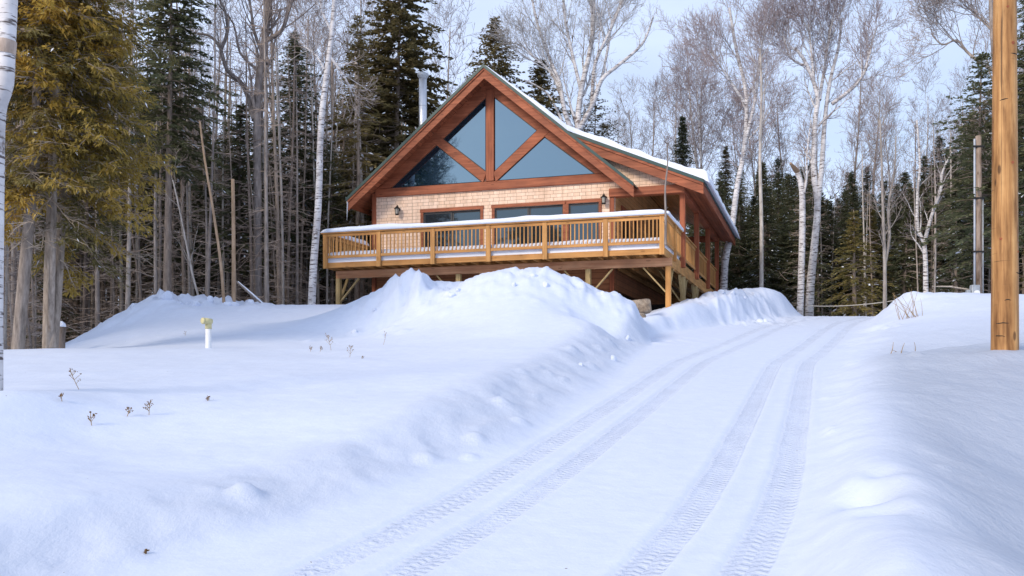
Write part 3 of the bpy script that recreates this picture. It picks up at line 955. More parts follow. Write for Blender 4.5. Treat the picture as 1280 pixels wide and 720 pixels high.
def t0_right(s):
    f = min(1, max(0, (s - (BS - .6)) / .9))
    return (FR - .02) * (1 - f) + (FL2 - .04) * f
droop = [(ES, EZ), (ES + .22, EZ - .13)]
snow_sheet('roof_snow', roof, [(SA + .02, ZA - .01), (BS, BZ)] + droop, t0_right, RE + .05,
           lambda u, c: .04 + .17 * min(1, max(0, (c - .4) / 3.2)) + .12 * max(0, (u - .85) / .15), 3)
snow_sheet('roof_snow', roof, [(LS + .05, LZ + .045), (SA - .05, ZA - .035)], lambda s: FR + .1 + .05 * math.sin(s * 2.3), RE,
           lambda u, c: max(.012, .05 * math.sin(c * 1.25) ** 2 * (1 - .4 * u)), 8)

# flue pipe through the left slope
fs, ft = -9.78, 4.3
c = MB(ZB)
c.tube([(fs, ft, 8.0), (fs, ft, 11.42)], [.148, .148], 20)
for zz in (9.3, 10.35): c.tube([(fs, ft, zz), (fs, ft, zz + .03)], [.153, .153], 20)
ch = c.build('flue_pipe', STEEL, roof, smooth=False)
for p_ in ch.data.polygons: p_.use_smooth = len(p_.vertices) == 4
c = MB(ZB)
c.tube([(fs, ft, 11.40), (fs, ft, 11.46), (fs, ft, 11.50), (fs, ft, 11.56), (fs, ft, 11.60), (fs, ft, 11.63)], [.15, .19, .215, .215, .19, .06], 20)
c.build('flue_cap', STEELG, ch)

# doors and window of the front
def glazed(name, s0, s1, z0, z1, leaves, parent=cab):
    tr = MB(ZB)
    tr.box(s0 - .10, s0, WT - .035, WT + .03, z0, z1 + .005)
    tr.box(s1, s1 + .10, WT - .035, WT + .03, z0, z1 + .005)
    tr.box(s0 - .12, s1 + .12, WT - .045, WT + .03, z1 + .006, z1 + .115)
    d = tr.build(name, RED_S, parent)
    fr = MB(ZB)
    n = leaves
    wd_ = (s1 - s0) / n
    for k in range(n):
        a, b_ = s0 + k * wd_, s0 + (k + 1) * wd_
        y = WT + .045 + .025 * (k % 2)
        fr.box(a, a + .06, y, y + .04, z0, z1); fr.box(b_ - .06, b_, y, y + .04, z0, z1)
        fr.box(a + .06, b_ - .06, y, y + .04, z1 - .07, z1); fr.box(a + .06, b_ - .06, y, y + .04, z0, z0 + .1)
    f = fr.build('frame', DOORF, d)
    for k in range(n):
        a, b_ = s0 + k * wd_, s0 + (k + 1) * wd_
        y = WT + .045 + .025 * (k % 2)
        g = MB(ZB); g.box(a + .055, b_ - .055, y + .014, y + .026, z0 + .09, z1 - .065); g.build('pane', GLASSD, d)
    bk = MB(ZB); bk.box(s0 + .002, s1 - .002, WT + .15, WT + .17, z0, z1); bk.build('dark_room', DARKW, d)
glazed('sliding_door', -9.28, -7.05, 4.03, 6.115, 2)
glazed('sliding_door', -6.52, -4.0, 4.03, 6.115, 2)
glazed('window', -3.8, -2.73, 4.03, 6.115, 1)
# door and window of the porch side
for nm, t0, t1, z0, z1 in (('porch_door', 4.45, 5.75, 4.0, 6.05), ('porch_window', 6.6, 7.4, 4.5, 6.0)):
    tr = MB(ZB)
    tr.box(WR - .01, WR + .04, t0 - .11, t0, z0, z1); tr.box(WR - .01, WR + .04, t1, t1 + .11, z0, z1); tr.box(WR - .01, WR + .05, t0 - .13, t1 + .13, z1 + .002, z1 + .12)
    d = tr.build(nm, RED_Z, cab)
    g = MB(ZB); g.box(WR + .003, WR + .016, t0 + .07, t1 - .07, z0 + .1, z1 - .07); g.build('pane', GLASSD, d)
    g = MB(ZB); g.box(WR + .001, WR + .022, t0, t0 + .07, z0, z1); g.box(WR + .001, WR + .022, t1 - .07, t1, z0, z1); g.box(WR + .001, WR + .022, t0 + .07, t1 - .07, z1 - .07, z1); g.build('frame', DOORF, d)

# wall lanterns
for px, py in ((497, 263), (755, 249)):
    s, z = on_plane(px, py, WT - .12)
    l = MB(ZB)
    l.tube([(s, WT - .002, z + .05), (s, WT - .03, z + .05)], [.06, .05], 10)
    l.tube([(s, WT - .03, z + .07), (s, WT - .08, z + .17), (s, WT - .14, z + .19), (s, WT - .17, z + .14)], [.014] * 4, 6)
    la = l.build('wall_lantern', BLACKM, cab)
    l = MB(ZB); l.tube([(s, WT - .17, z + .15), (s, WT - .17, z + .12), (s, WT - .17, z + .05)], [.03, .05, .12], 8); l.build('hood', BLACKM, la)
    l = MB(ZB); l.tube([(s, WT - .17, z + .05), (s, WT - .17, z - .14)], [.075, .060], 8); l.build('lantern_glass', LAMPG, la)
    l = MB(ZB)
    for k in range(4):
        an = math.pi / 4 + k * math.pi / 2
        l.bar((s + .085 * math.cos(an), WT - .17 + .085 * math.sin(an), z + .05), (s + .068 * math.cos(an), WT - .17 + .068 * math.sin(an), z - .15), .012, .012)
    l.tube([(s, WT - .17, z - .14), (s, WT - .17, z - .18)], [.085, .06], 8)
    l.build('cage', BLACKM, la)

# ------------------------------------------------------------------ the deck
dk = cabin_root('deck', 'raised wooden deck with white snow along its handrail, on braced posts round the cabin', 'deck')
DZ = 3.97
DL = -11.5
def part(name, mat, fn, bevel=.005, parent=dk, smooth=False):
    m = MB(ZB); fn(m)
    return m.build(name, mat, parent, bevel=bevel, smooth=smooth)
part('deck_floor', DECK_S, lambda m: [m.box(DL + .02, .02, .02 + k * .142, .155 + k * .142, DZ - .03, DZ) for k in range(22)], 0)
part('deck_floor', DECK_T, lambda m: [m.box(WR + .03 + k * .142, WR + .165 + k * .142, WT - .04, 15.0, DZ - .03, DZ) for k in range(15)], 0)
part('rim_board', DECK_S, lambda m: m.box(DL, .0, -.04, .0, 3.80, 3.975))
part('rim_board', DECK_T, lambda m: m.box(.002, .045, -.04, 15.0, 3.76, 3.985))
part('rim_board', DECK_T, lambda m: m.box(DL - .04, DL, -.04, WT - .06, 3.80, 3.975))
k = 0
while k * .42 < 11.3:
    s = DL + .25 + k * .42
    part('joist', DECK_T, lambda m: m.box(s - .02, s + .02, .002, WT - .08, 3.785, 3.935), 0)
    k += 1
part('beam', BEAM, lambda m: m.box(DL + .03, .13, .66, .80, 3.52, 3.78), .006)
part('beam', DECK_T, lambda m: m.box(-.02, .10, .82, 15.0, 3.53, 3.75), .006)
part('ledger', GREENM if False else DECK_S, lambda m: m.box(WR + .06, -.06, 14.85, 14.99, 3.4, 3.93))
part('under_deck', DECK_T, lambda m: [m.box(WR + .1 + i * .5, WR + .14 + i * .5, WT + .1, 14.8, 3.76, 3.935) for i in range(4)], 0)
# posts and braces under the front beam
for px, (bl, br_, bb) in ((423.5, (0, 1, 1)), (573.5, (1, 1, 0)), (735.5, (1, 1, 0)), (835.5, (1, 0, 1))):
    s = on_plane(px, 350, .73)[0]
    mat = DECK_Z if px in (835.5,) else GREEN_Z
    part('deck_post', mat, lambda m: m.box(s - .08, s + .08, .65, .81, 1.2, 3.518), .006)
    for on, sg in ((bl, -1), (br_, 1)):
        if on: part('brace', GREEN_Z, lambda m: m.bar((s + sg * .08, .73, 2.72), (s + sg * .78, .73, 3.50), .045, .10, (0, 1, 0)))
    if bb: part('brace', GREEN_Z, lambda m: m.bar((s, .82, 2.75), (s, 1.5, 3.53 if px > 800 else 3.76), .045, .10, (1, 0, 0)))
for tt in (3.9, 7.3, 11.1, 14.5):
    part('deck_post', GREEN_Z, lambda m: m.box(-.04, .12, tt - .08, tt + .08, 1.2, 3.527), .006)
    for sg in (-1, 1):
        part('brace', GREEN_Z, lambda m: m.bar((.04, tt + sg * .08, 2.65), (.04, tt + sg * .85, 3.51), .045, .09, (1, 0, 0)))
        part('brace', GREEN_Z, lambda m: m.bar((-.06, tt, 2.7), (-.75, tt, 3.74), .045, .09, (0, 1, 0))) if sg == 1 else None

# railing of the front, six bays
ps = [on_plane(px, 300, -.09)[0] for px in (410, 473.5, 541, 610.5, 681, 757, 830.5)]
ps[0] = DL + .05; ps[-1] = -.045
for s in ps:
    part('railing_post', DECK_Z, lambda m: m.box(s - .075, s + .075, -.135, -.045, 3.775, 4.94), .006)
part('handrail', DECK_S, lambda m: m.box(DL - .09, .10, -.17, .05, 4.942, 4.985), .006)
for a, b_ in zip(ps[:-1], ps[1:]):
    def f(m):
        m.box(a + .078, b_ - .078, -.115, -.075, 4.84, 4.938); m.box(a + .078, b_ - .078, -.115, -.075, 4.115, 4.205)
    ry = part('railing', DECK_S, f)
    n = 13
    for k in range(n):
        s = a + .075 + (b_ - a - .15) * (k + .62) / (n + .24)
        part('baluster', DECK_Z, lambda m: m.box(s - .018, s + .018, -.110, -.080, 4.207, 4.838), .003, ry)
# left end
def f(m):
    m.box(DL - .02, DL + .02, .055, WT - .06, 4.84, 4.94); m.box(DL - .02, DL + .02, .0, WT - .06, 4.115, 4.205)
ry = part('railing', DECK_T, f)
part('handrail', DECK_T, lambda m: m.box(DL - .09, DL + .07, .052, WT - .06, 4.943, 4.984), .006)
for k in range(20):
    t = .1 + k * .15
    part('baluster', DECK_Z, lambda m: m.box(DL - .015, DL + .015, t - .018, t + .018, 4.207, 4.838), .003, ry)
# right side: an open bay, then bays between the porch posts
def side_bay(t0, t1, cap):
    def f(m):
        m.box(.025, .065, t0, t1, 4.84, 4.94); m.box(.025, .065, t0, t1, 4.115, 4.205)
        if cap: m.box(-.03, .12, t0, t1, 4.944, 4.983)
    r_ = part('railing', DECK_T, f)
    def g(m):
        n = int((t1 - t0) / .15)
        for k in range(n):
            t = t0 + (t1 - t0) * (k + .5) / n
            m.box(.032, .058, t - .018, t + .018, 4.207, 4.838)
    o = part('baluster', DECK_Z, g, 0, r_)
    tag(o, kind='stuff')
side_bay(.06, 1.65, True); side_bay(1.76, 3.35, True)
part('railing_post', DECK_Z, lambda m: m.box(.05, .14, 1.65, 1.755, 3.78, 4.942), .006)
for t0, t1 in ((3.55, 7.2), (7.4, 11.0), (11.2, 14.75)): side_bay(t0, t1, True)
part('outlet_box', PVC, lambda m: (m.box(.03, .085, -.155, -.137, 4.80, 4.90)), .01)

# snow on the handrails and on the deck
def snow_cap(name, parent, p0, p1, width, th, seed, z, taper=.25):
    p0, p1 = Vector((*p0, 0)), Vector((*p1, 0))
    d = p1 - p0; Ln = d.length; d.normalize(); nrm = Vector((-d.y, d.x, 0))
    n = max(8, int(Ln / .09)); m_ = 11
    V, Fc = [], []
    for i in range(n + 1):
        a = Ln * i / n
        e = min(a, Ln - a)
        k = math.sqrt(max(0.02, 1 - max(0, 1 - e / taper) ** 2))
        h = th * k * (1 + .40 * float(fbm(np.array(a * .8), np.array(seed * 3.1), 3, seed)))
        ww = width / 2 * (1 + .12 * float(fbm(np.array(a * 1.5), np.array(seed * 7.7), 2, seed + 1)))
        for j in range(m_):
            an = math.pi * j / (m_ - 1)
            c_, s_ = math.cos(an), math.sin(an)
            x = ww * (abs(c_) ** .6) * (1 if c_ > 0 else -1)
            y = h * (s_ ** .55 if s_ > 0 else 0)
            p = p0 + d * a + nrm * x
            V.append((p.x, p.y, z + y - ZB))
    for i in range(n):
        for j in range(m_ - 1):
            a = i * m_ + j
            Fc.append((a, a + 1, a + m_ + 1, a + m_))
        a = i * m_
        Fc.append((a, a + m_, a + 2 * m_ - 1, a + m_ - 1))
    me = mesh_np(name, V, Fc, SNOW, smooth=True)
    bm = bmesh.new(); bm.from_mesh(me); bmesh.ops.recalc_face_normals(bm, faces=bm.faces); bm.to_mesh(me); bm.free()
    return link(name, me, parent)
snow_cap('snow_cap', dk, (DL - .1, -.06), (.11, -.06), .27, .165, 4, 4.984)
snow_cap('snow_cap', dk, (DL - .01, .0), (DL - .01, WT - .1), .2, .16, 5, 4.983)
snow_cap('snow_cap', dk, (.045, -.05), (.045, 3.45), .22, .14, 6, 4.983)
def deck_snow():
    nx, ny = 90, 26
    V, Fc = [], []
    for j in range(ny + 1):
        for i in range(nx + 1):
            s = DL + .03 + (-.01 - DL - .03) * i / nx
            t = .015 + (WT - .03) * j / ny
            e = min(s - DL, -s, t)
            h = (.385 + .05 * float(fbm(np.array(s * .9), np.array(t * .9), 3, 41))) * math.sqrt(max(.15, 1 - max(0, 1 - e / .05) ** 2))
            V.append((s, t, DZ + .003 + h - ZB))
    for j in range(ny):
        for i in range(nx):
            a = j * (nx + 1) + i
            Fc.append((a, a + 1, a + nx + 2, a + nx + 1))
    o = len(V)
    for i in range(nx + 1): V.append((V[i][0], V[i][1], DZ + .003 - ZB))
    for i in range(nx): Fc.append((o + i, o + i + 1, i + 1, i))
    o = len(V)
    idx = [j * (nx + 1) + nx for j in range(ny + 1)]
    for i in idx: V.append((V[i][0], V[i][1], DZ + .003 - ZB))
    for k in range(ny): Fc.append((o + k, o + k + 1, idx[k + 1], idx[k]))
    link('deck_snow', mesh_np('deck_snow', V, Fc, SNOW, smooth=True), dk)
deck_snow()

# ------------------------------------------------------------------ trees
class Tubes:
    """bundles of tapering tubes, grouped by (points, sides) and meshed in one go"""
    def __init__(self): self.g = {}
    def add(self, pts, rad, sides):
        self.g.setdefault((len(pts), sides), []).append((pts, rad))
    def mesh(self, name, mats):
        V, Q, o = [], [], 0
        for (n, k), items in self.g.items():
            Pn = np.array([i[0] for i in items], dtype=float)
            Rn = np.array([i[1] for i in items], dtype=float)
            T = np.gradient(Pn, axis=1)
            T /= np.linalg.norm(T, axis=2, keepdims=True) + 1e-9
            m = T.mean(axis=1)
            ref = np.zeros_like(m)
            ref[np.arange(len(m)), np.argmin(np.abs(m), axis=1)] = 1
            U = np.cross(T, ref[:, None, :]); U /= np.linalg.norm(U, axis=2, keepdims=True) + 1e-9
            W = np.cross(T, U)
            an = np.arange(k) * 2 * np.pi / k
            ring = Pn[:, :, None, :] + Rn[:, :, None, None] * (np.cos(an)[None, None, :, None] * U[:, :, None, :] + np.sin(an)[None, None, :, None] * W[:, :, None, :])
            V.append(ring.reshape(-1, 3))
            N = len(items)
            base = (np.arange(N) * n * k)[:, None, None] + (np.arange(n - 1) * k)[None, :, None] + np.arange(k)[None, None, :]
            nxt = (np.arange(N) * n * k)[:, None, None] + (np.arange(n - 1) * k)[None, :, None] + ((np.arange(k) + 1) % k)[None, None, :]
            q = np.stack([base, nxt, nxt + k, base + k], -1).reshape(-1, 4) + o
            Q.append(q)
            o += N * n * k
        return mesh_np(name, np.concatenate(V), np.concatenate(Q), mats, smooth=True)

def unit(v):
    l = math.sqrt(v[0] ** 2 + v[1] ** 2 + v[2] ** 2) or 1
    return (v[0] / l, v[1] / l, v[2] / l)

def curve(rng, p, d, length, n, wob, lift):
    """a wandering polyline"""
    pts = [p]
    st = length / n
    for i in range(n):
        d = unit((d[0] + rng.uniform(-wob, wob), d[1] + rng.uniform(-wob, wob), d[2] + rng.uniform(-wob, wob) + lift))
        p = (p[0] + d[0] * st, p[1] + d[1] * st, p[2] + d[2] * st)
        pts.append(p)
    return pts

def perp_dir(rng, d, ang, az=None):
    az = rng.uniform(0, 2 * math.pi) if az is None else az
    r = (0, 0, 1) if abs(d[2]) < .9 else (1, 0, 0)
    u = unit((d[1] * r[2] - d[2] * r[1], d[2] * r[0] - d[0] * r[2], d[0] * r[1] - d[1] * r[0]))
    w = (d[1] * u[2] - d[2] * u[1], d[2] * u[0] - d[0] * u[2], d[0] * u[1] - d[1] * u[0])
    ca, sa = math.cos(ang), math.sin(ang)
    return unit(tuple(d[i] * ca + (u[i] * math.cos(az) + w[i] * math.sin(az)) * sa for i in range(3)))

def sprout(rng, limb, twig, pts, rad, lev, spec):
    """children along pts; spec[lev] = (count, first fraction, length, length at the top, angle lo, hi, wobble, lift, ratio)"""
    if lev >= len(spec):
        return
    cnt, f0, l0, l1, a0, a1, wob, lift, ratio = spec[lev]
    n = len(pts) - 1
    for c in range(cnt):
        f = f0 + (1 - f0) * ((c + rng.random()) / cnt)
        x = min(f * n, n - 1e-3); i = int(x); t = x - i
        p = tuple(pts[i][k] * (1 - t) + pts[i + 1][k] * t for k in range(3))
        d = unit(tuple(pts[i + 1][k] - pts[i][k] for k in range(3)))
        g = (f - f0) / (1 - f0 + 1e-6)
        ln = (l0 * (1 - g) + l1 * g) * rng.uniform(.65, 1.25)
        r0 = min(rad[i] * .8, max(.0075, (rad[i] * (1 - t) + rad[i + 1] * t) * ratio * rng.uniform(.8, 1.15)))
        dd = perp_dir(rng, d, rng.uniform(a0, a1), c * 2.4 + rng.uniform(-.6, .6))
        segs = 6 if lev == 0 else (4 if lev == 1 else 3)
        q = curve(rng, p, dd, ln, segs, wob, lift)
        rr = [max(.005, r0 * (1 - .8 * k / segs)) for k in range(segs + 1)]
        tgt = limb if lev == 0 else twig
        tgt.add(q, rr, 6 if r0 > .035 else (4 if r0 > .014 else 3))
        sprout(rng, limb, twig, q, rr, lev + 1, spec)

def stem(limb, pts, r0, r1, sides=9, sub=3):
    """a trunk through given points, rounded off"""
    out = []
    n = len(pts) - 1
    def g(i): return pts[max(0, min(n, i))]
    for i in range(n):
        for s in range(sub):
            t = s / sub
            a, b, c, d = g(i - 1), g(i), g(i + 1), g(i + 2)
            out.append(tuple(.5 * (2 * b[k] + (c[k] - a[k]) * t + (2 * a[k] - 5 * b[k] + 4 * c[k] - d[k]) * t * t + (3 * b[k] - a[k] - 3 * c[k] + d[k]) * t ** 3) for k in range(3)))
    out.append(pts[-1])
    m = len(out) - 1
    rad = [r0 + (r1 - r0) * (k / m) ** .85 for k in range(m + 1)]
    limb.add(out, rad, sides)
    return out, rad

def spec_crown(L, dens=1.0, lift=.10, up=.5, twig=1.0):
    return [(int(15 * dens), .30, L * .36, L * .15, up * .75, up * 1.35, .16, lift, .42),
            (int(7 * dens), .15, L * .13 * twig, L * .07 * twig, .4, .95, .22, lift * 1.1, .55),
            (6, .12, L * .062 * twig, L * .035 * twig, .35, .95, .25, .06, .6),
            (3, .15, L * .028 * twig, L * .02 * twig, .35, .9, .25, .05, .7)]

def bare_mesh(seed, H=13.0, r0=.15, dens=1.0, lift=.1, up=.5, lean=.03, first=.3, wob=.05, fork=False, mats=(BARK, TWIG)):
    rng = random.Random(seed)
    limb, twig = Tubes(), Tubes()
    base = [(0, 0, -.5)] + curve(rng, (0, 0, 0), unit((rng.uniform(-lean, lean), rng.uniform(-lean, lean), 1)), H, 8, wob, .04)
    pts, rad = stem(limb, base, r0, .018)
    sp = spec_crown(H * .72, dens, lift, up)
    sp[0] = (sp[0][0], first) + sp[0][2:]
    sprout(rng, limb, twig, pts, rad, 0, sp)
    if fork:
        k = int(len(pts) * .35)
        q = curve(rng, pts[k], perp_dir(rng, (0, 0, 1), .35), H * .6, 8, .06, .1)
        rr = [rad[k] * .75 * (1 - .9 * i / 8) + .01 for i in range(9)]
        limb.add(q, rr, 8)
        sprout(rng, limb, twig, q, rr, 0, sp)
    return limb.mesh('trunk', mats[0]), twig.mesh('crown', mats[1])

# --- conifers
def sprays_mesh(name, C, D, S, ln, wd, mats, snow=.0, seed=0):
    """diamond shaped sprays of needles: centres, directions, side vectors"""
    rs = np.random.RandomState(seed)
    n = len(C)
    tipdrop = np.zeros_like(D); tipdrop[:, 2] = -ln * .12
    a = C; b = C + D * (ln * .42)[:, None] + S * (wd * .5)[:, None]
    t = C + D * ln[:, None] + tipdrop
    c = C + D * (ln * .42)[:, None] - S * (wd * .5)[:, None]
    V = np.stack([a, b, t, c], 1).reshape(-1, 3)
    Q = np.arange(4 * n).reshape(-1, 4)
    idx = (rs.rand(n) < snow).astype(np.int32)
    return mesh_np(name, V, Q, mats, idx)

def conifer_mesh(seed, H, Rr, base=.12, r0=.14, needle=NEEDLE_D, bark=BARKB, dens=1.0, ln=.33, wd=.085, droop=-.12, shape=1.0, gap=.0, snow=.03, curl=.0, dead=True):
    rs = np.random.RandomState(seed)
    rng = random.Random(seed)
    tb = Tubes()
    tr = [(0, 0, -.6)] + curve(rng, (0, 0, 0), (rng.uniform(-.02, .02), rng.uniform(-.02, .02), 1), H, 8, .018, .05)
    pts, rad = stem(tb, tr, r0, .012, 8)
    tp = np.array(pts); tz = tp[:, 2]
    def axis(z): return np.array([np.interp(z, tz, tp[:, 0]), np.interp(z, tz, tp[:, 1]), z])
    C, D, S, LN, WD = [], [], [], [], []
    z = H * base
    while z < H * .985:
        u = (z - H * base) / (H * (1 - base))
        full = Rr * 1.32 * (1 - u) ** shape * (.72 + .28 * min(1, u / .12)) * (.80 + .34 * math.sin(z * 2.1 + seed) * rs.rand()) + .02
        nb = rs.randint(6, 10)
        a0 = rs.rand() * 6.28
        for k in range(nb):
            if rs.rand() < gap: continue
            L = full * rs.uniform(.62, 1.12)
            az = a0 + k * 6.283 / nb + rs.uniform(-.3, .3)
            pitch = .42 * u - .10 + rs.uniform(-.1, .1) + droop
            p0 = axis(z + rs.uniform(-.12, .12))
            m = max(4, int(L / .16))
            uu = np.linspace(0, 1, m + 1)
            hor = L * uu
            dz = np.tan(pitch) * hor - (.16 - .3 * curl) * L * uu ** 2 + curl * .35 * L * uu ** 3
            bp = p0 + np.stack([np.cos(az) * hor, np.sin(az) * hor, dz], 1)
            tb.add([tuple(q) for q in bp[:: max(1, m // 3)][:4]] if m >= 4 else [tuple(q) for q in bp], [max(.006, .022 * (L / 2)), .013, .009, .005][:4] if m >= 4 else [.01] * (m + 1), 3)
            reps = max(1, int(round(4.4 * dens)))
            for j in range(m + 1):
                if uu[j] < .18 and L > .8: continue
                for r_ in range(reps):
                    sg = 1 if rs.rand() < .5 else -1
                    yaw = az + sg * rs.uniform(.15, 1.15) * (1 if j < m else .4)
                    pt = pitch + rs.uniform(-.38, .30) + curl * .5
                    d = np.array([math.cos(yaw) * math.cos(pt), math.sin(yaw) * math.cos(pt), math.sin(pt)])
                    sd = np.array([-math.sin(yaw), math.cos(yaw), 0]) * math.cos(rs.uniform(-.9, .9))
                    sd[2] = rs.uniform(-.75, .75)
                    C.append(bp[j] + rs.uniform(-.05, .05, 3)); D.append(d); S.append(sd / np.linalg.norm(sd))
                    sc = (.5 + .55 * (1 - uu[j])) * rs.uniform(.7, 1.3) * (.42 + .58 * min(1, (1 - u) * 2.2))
                    LN.append(ln * sc); WD.append(wd * rs.uniform(.7, 1.4) * (.6 + .4 * min(1, (1 - u) * 2.2)))
        z += max(.13, .30 * (1 - .55 * u)) * rs.uniform(.75, 1.25)
    if dead:
        for k in range(int(26 * base * 4)):
            zz = rs.uniform(.05, base + .05) * H
            az = rs.rand() * 6.283
            q = curve(rng, tuple(axis(zz)), (math.cos(az), math.sin(az), -.08), rs.uniform(.5, 1.5), 3, .18, -.06)
            tb.add(q, [.014, .011, .008, .004], 3)
    crown = sprays_mesh('crown', np.array(C), np.array(D), np.array(S), np.array(LN), np.array(WD), [needle, SNOW], snow, seed)
    return tb.mesh('trunk', bark), crown

def dead_mesh(seed, H, r0, bark, n=46, lo=.04, hi=.95, ln=1.1, lean=.02, twig=DEADW, tip=.02, wob=.02):
    rng = random.Random(seed)
    tb, tw = Tubes(), Tubes()
    tr = [(0, 0, -.5)] + curve(rng, (0, 0, 0), unit((rng.uniform(-lean, lean), rng.uniform(-lean, lean), 1)), H, 7, wob, .03)
    pts, rad = stem(tb, tr, r0, tip, 7)
    m = len(pts) - 1
    for k in range(n):
        f = rng.uniform(lo, hi); i = int(f * m)
        az = rng.uniform(0, 6.283)
        L = ln * rng.uniform(.35, 1.25) * (1 - .45 * f)
        q = curve(rng, pts[i], unit((math.cos(az), math.sin(az), rng.uniform(-.25, .3))), L, 4, .20, rng.uniform(-.10, .05))
        tw.add(q, [.015, .013, .011, .008, .005], 3)
        for s in range(3):
            j = rng.randint(1, 3)
            a2 = az + rng.choice((-1, 1)) * rng.uniform(.4, 1.1)
            q2 = curve(rng, q[j], unit((math.cos(a2), math.sin(a2), rng.uniform(-.4, .25))), L * rng.uniform(.25, .5), 2, .22, -.05)
            tw.add(q2, [.009, .008, .005], 3)
    return tb.mesh('trunk', bark), tw.mesh('twigs', twig)

def plant(name, meshes, x, y, label, cat, group=None, rz=0.0, sc=1.0, z=None, tilt=None):
    o = root(name, label, cat, (x, y, gz(x, y) if z is None else z), rz, group, sc)
    if tilt: o.rotation_euler = (tilt[0], tilt[1], rz)
    for me in meshes:
        link('crown' if me.name.startswith('twigs') else me.name.split('.')[0], me, o)
    return o

def at(px, d):
    x = (px - 640) / F * d
    return x, d

def custom(name, label, cat, d, stems, mats, spec=None, dens_top=True, group=None, seed=1, crown_name='crown', extra=None, specs=None):
    """a tree drawn stem by stem: stems = list of (pixel polyline, base thickness px, top thickness px, sprout spec or None)"""
    rng = random.Random(seed)
    bx, by = at(stems[0][0][0][0], d)
    bz = gz(bx, by)
    o = root(name, label, cat, (bx, by, bz), 0, group)
    limb, twig = Tubes(), Tubes()
    for si, (pl, w0, w1, sp) in enumerate(stems):
        pts = []
        dep = 0.0
        for k, (px, py) in enumerate(pl):
            if si > 0 and k > 0: dep += rng.uniform(-.5, .5)
            dd = d + dep
            p = P(px, py, dd)
            pts.append((p.x - bx, p.y - by, p.z - bz))
        if si == 0:
            pts[0] = (0, 0, -.4)
        out, rad = stem(limb, pts, w0 * d / F / 2, max(.006, w1 * d / F / 2), 10)
        if sp: sprout(rng, limb, twig, out, rad, 0, sp)
    link('trunk', limb.mesh('trunk', mats[0]), o)
    if twig.g: link(crown_name, twig.mesh(crown_name, mats[1]), o)
    return o

random.seed(7)
RNG = random.Random(20)

# shared crowns
CON_D = [conifer_mesh(11, 12, 2.5, shape=.85), conifer_mesh(12, 13.5, 2.4, shape=.8, base=.22, gap=.1), conifer_mesh(13, 10, 2.5, shape=.85, base=.06), conifer_mesh(14, 13, 2.3, shape=.75, base=.35, gap=.15)]
CON_L = [conifer_mesh(15, 12.5, 2.3, base=.28, shape=.7, gap=.08), conifer_mesh(16, 13, 2.2, base=.34, shape=.65, gap=.12, needle=NEEDLE_O), conifer_mesh(17, 12, 2.4, base=.30, shape=.75), conifer_mesh(18, 13.5, 2.2, base=.40, shape=.7, gap=.1)]
CON_O = [conifer_mesh(21, 13, 2.3, base=.25, needle=NEEDLE_O, gap=.12, snow=.004), conifer_mesh(22, 12, 1.9, base=.15, needle=NEEDLE_Y, gap=.1)]
CON_S = [conifer_mesh(31, 7, 1.3, base=.05, needle=NEEDLE_D, ln=.28, wd=.08), conifer_mesh(32, 6, 1.6, base=.04, needle=NEEDLE_Y, ln=.30, wd=.08, dens=.8, gap=.1)]
BARE = [bare_mesh(41, 13, .14, 1.0, .10, .5), bare_mesh(42, 14, .15, 1.1, .13, .42, fork=True), bare_mesh(43, 12, .12, 1.0, .08, .6, first=.4), bare_mesh(44, 15, .16, 1.0, .12, .5, first=.5, mats=(BIRCH, TWIG)),
        bare_mesh(45, 13, .13, 1.0, .10, .5, first=.45, fork=True, mats=(BIRCH, TWIGP)), bare_mesh(46, 12, .13, 1.2, .12, .5, first=.25, mats=(BARK, TWIGP))]
THIN = [dead_mesh(51, 11, .075, BARK), dead_mesh(52, 12, .09, BARKB, n=60), dead_mesh(53, 9.5, .06, BARKL, n=40), dead_mesh(54, 12, .10, BARK, n=70, ln=1.4), dead_mesh(55, 8, .05, BARKB, n=40, lean=.12), dead_mesh(56, 11, .085, BARKL, n=30)]

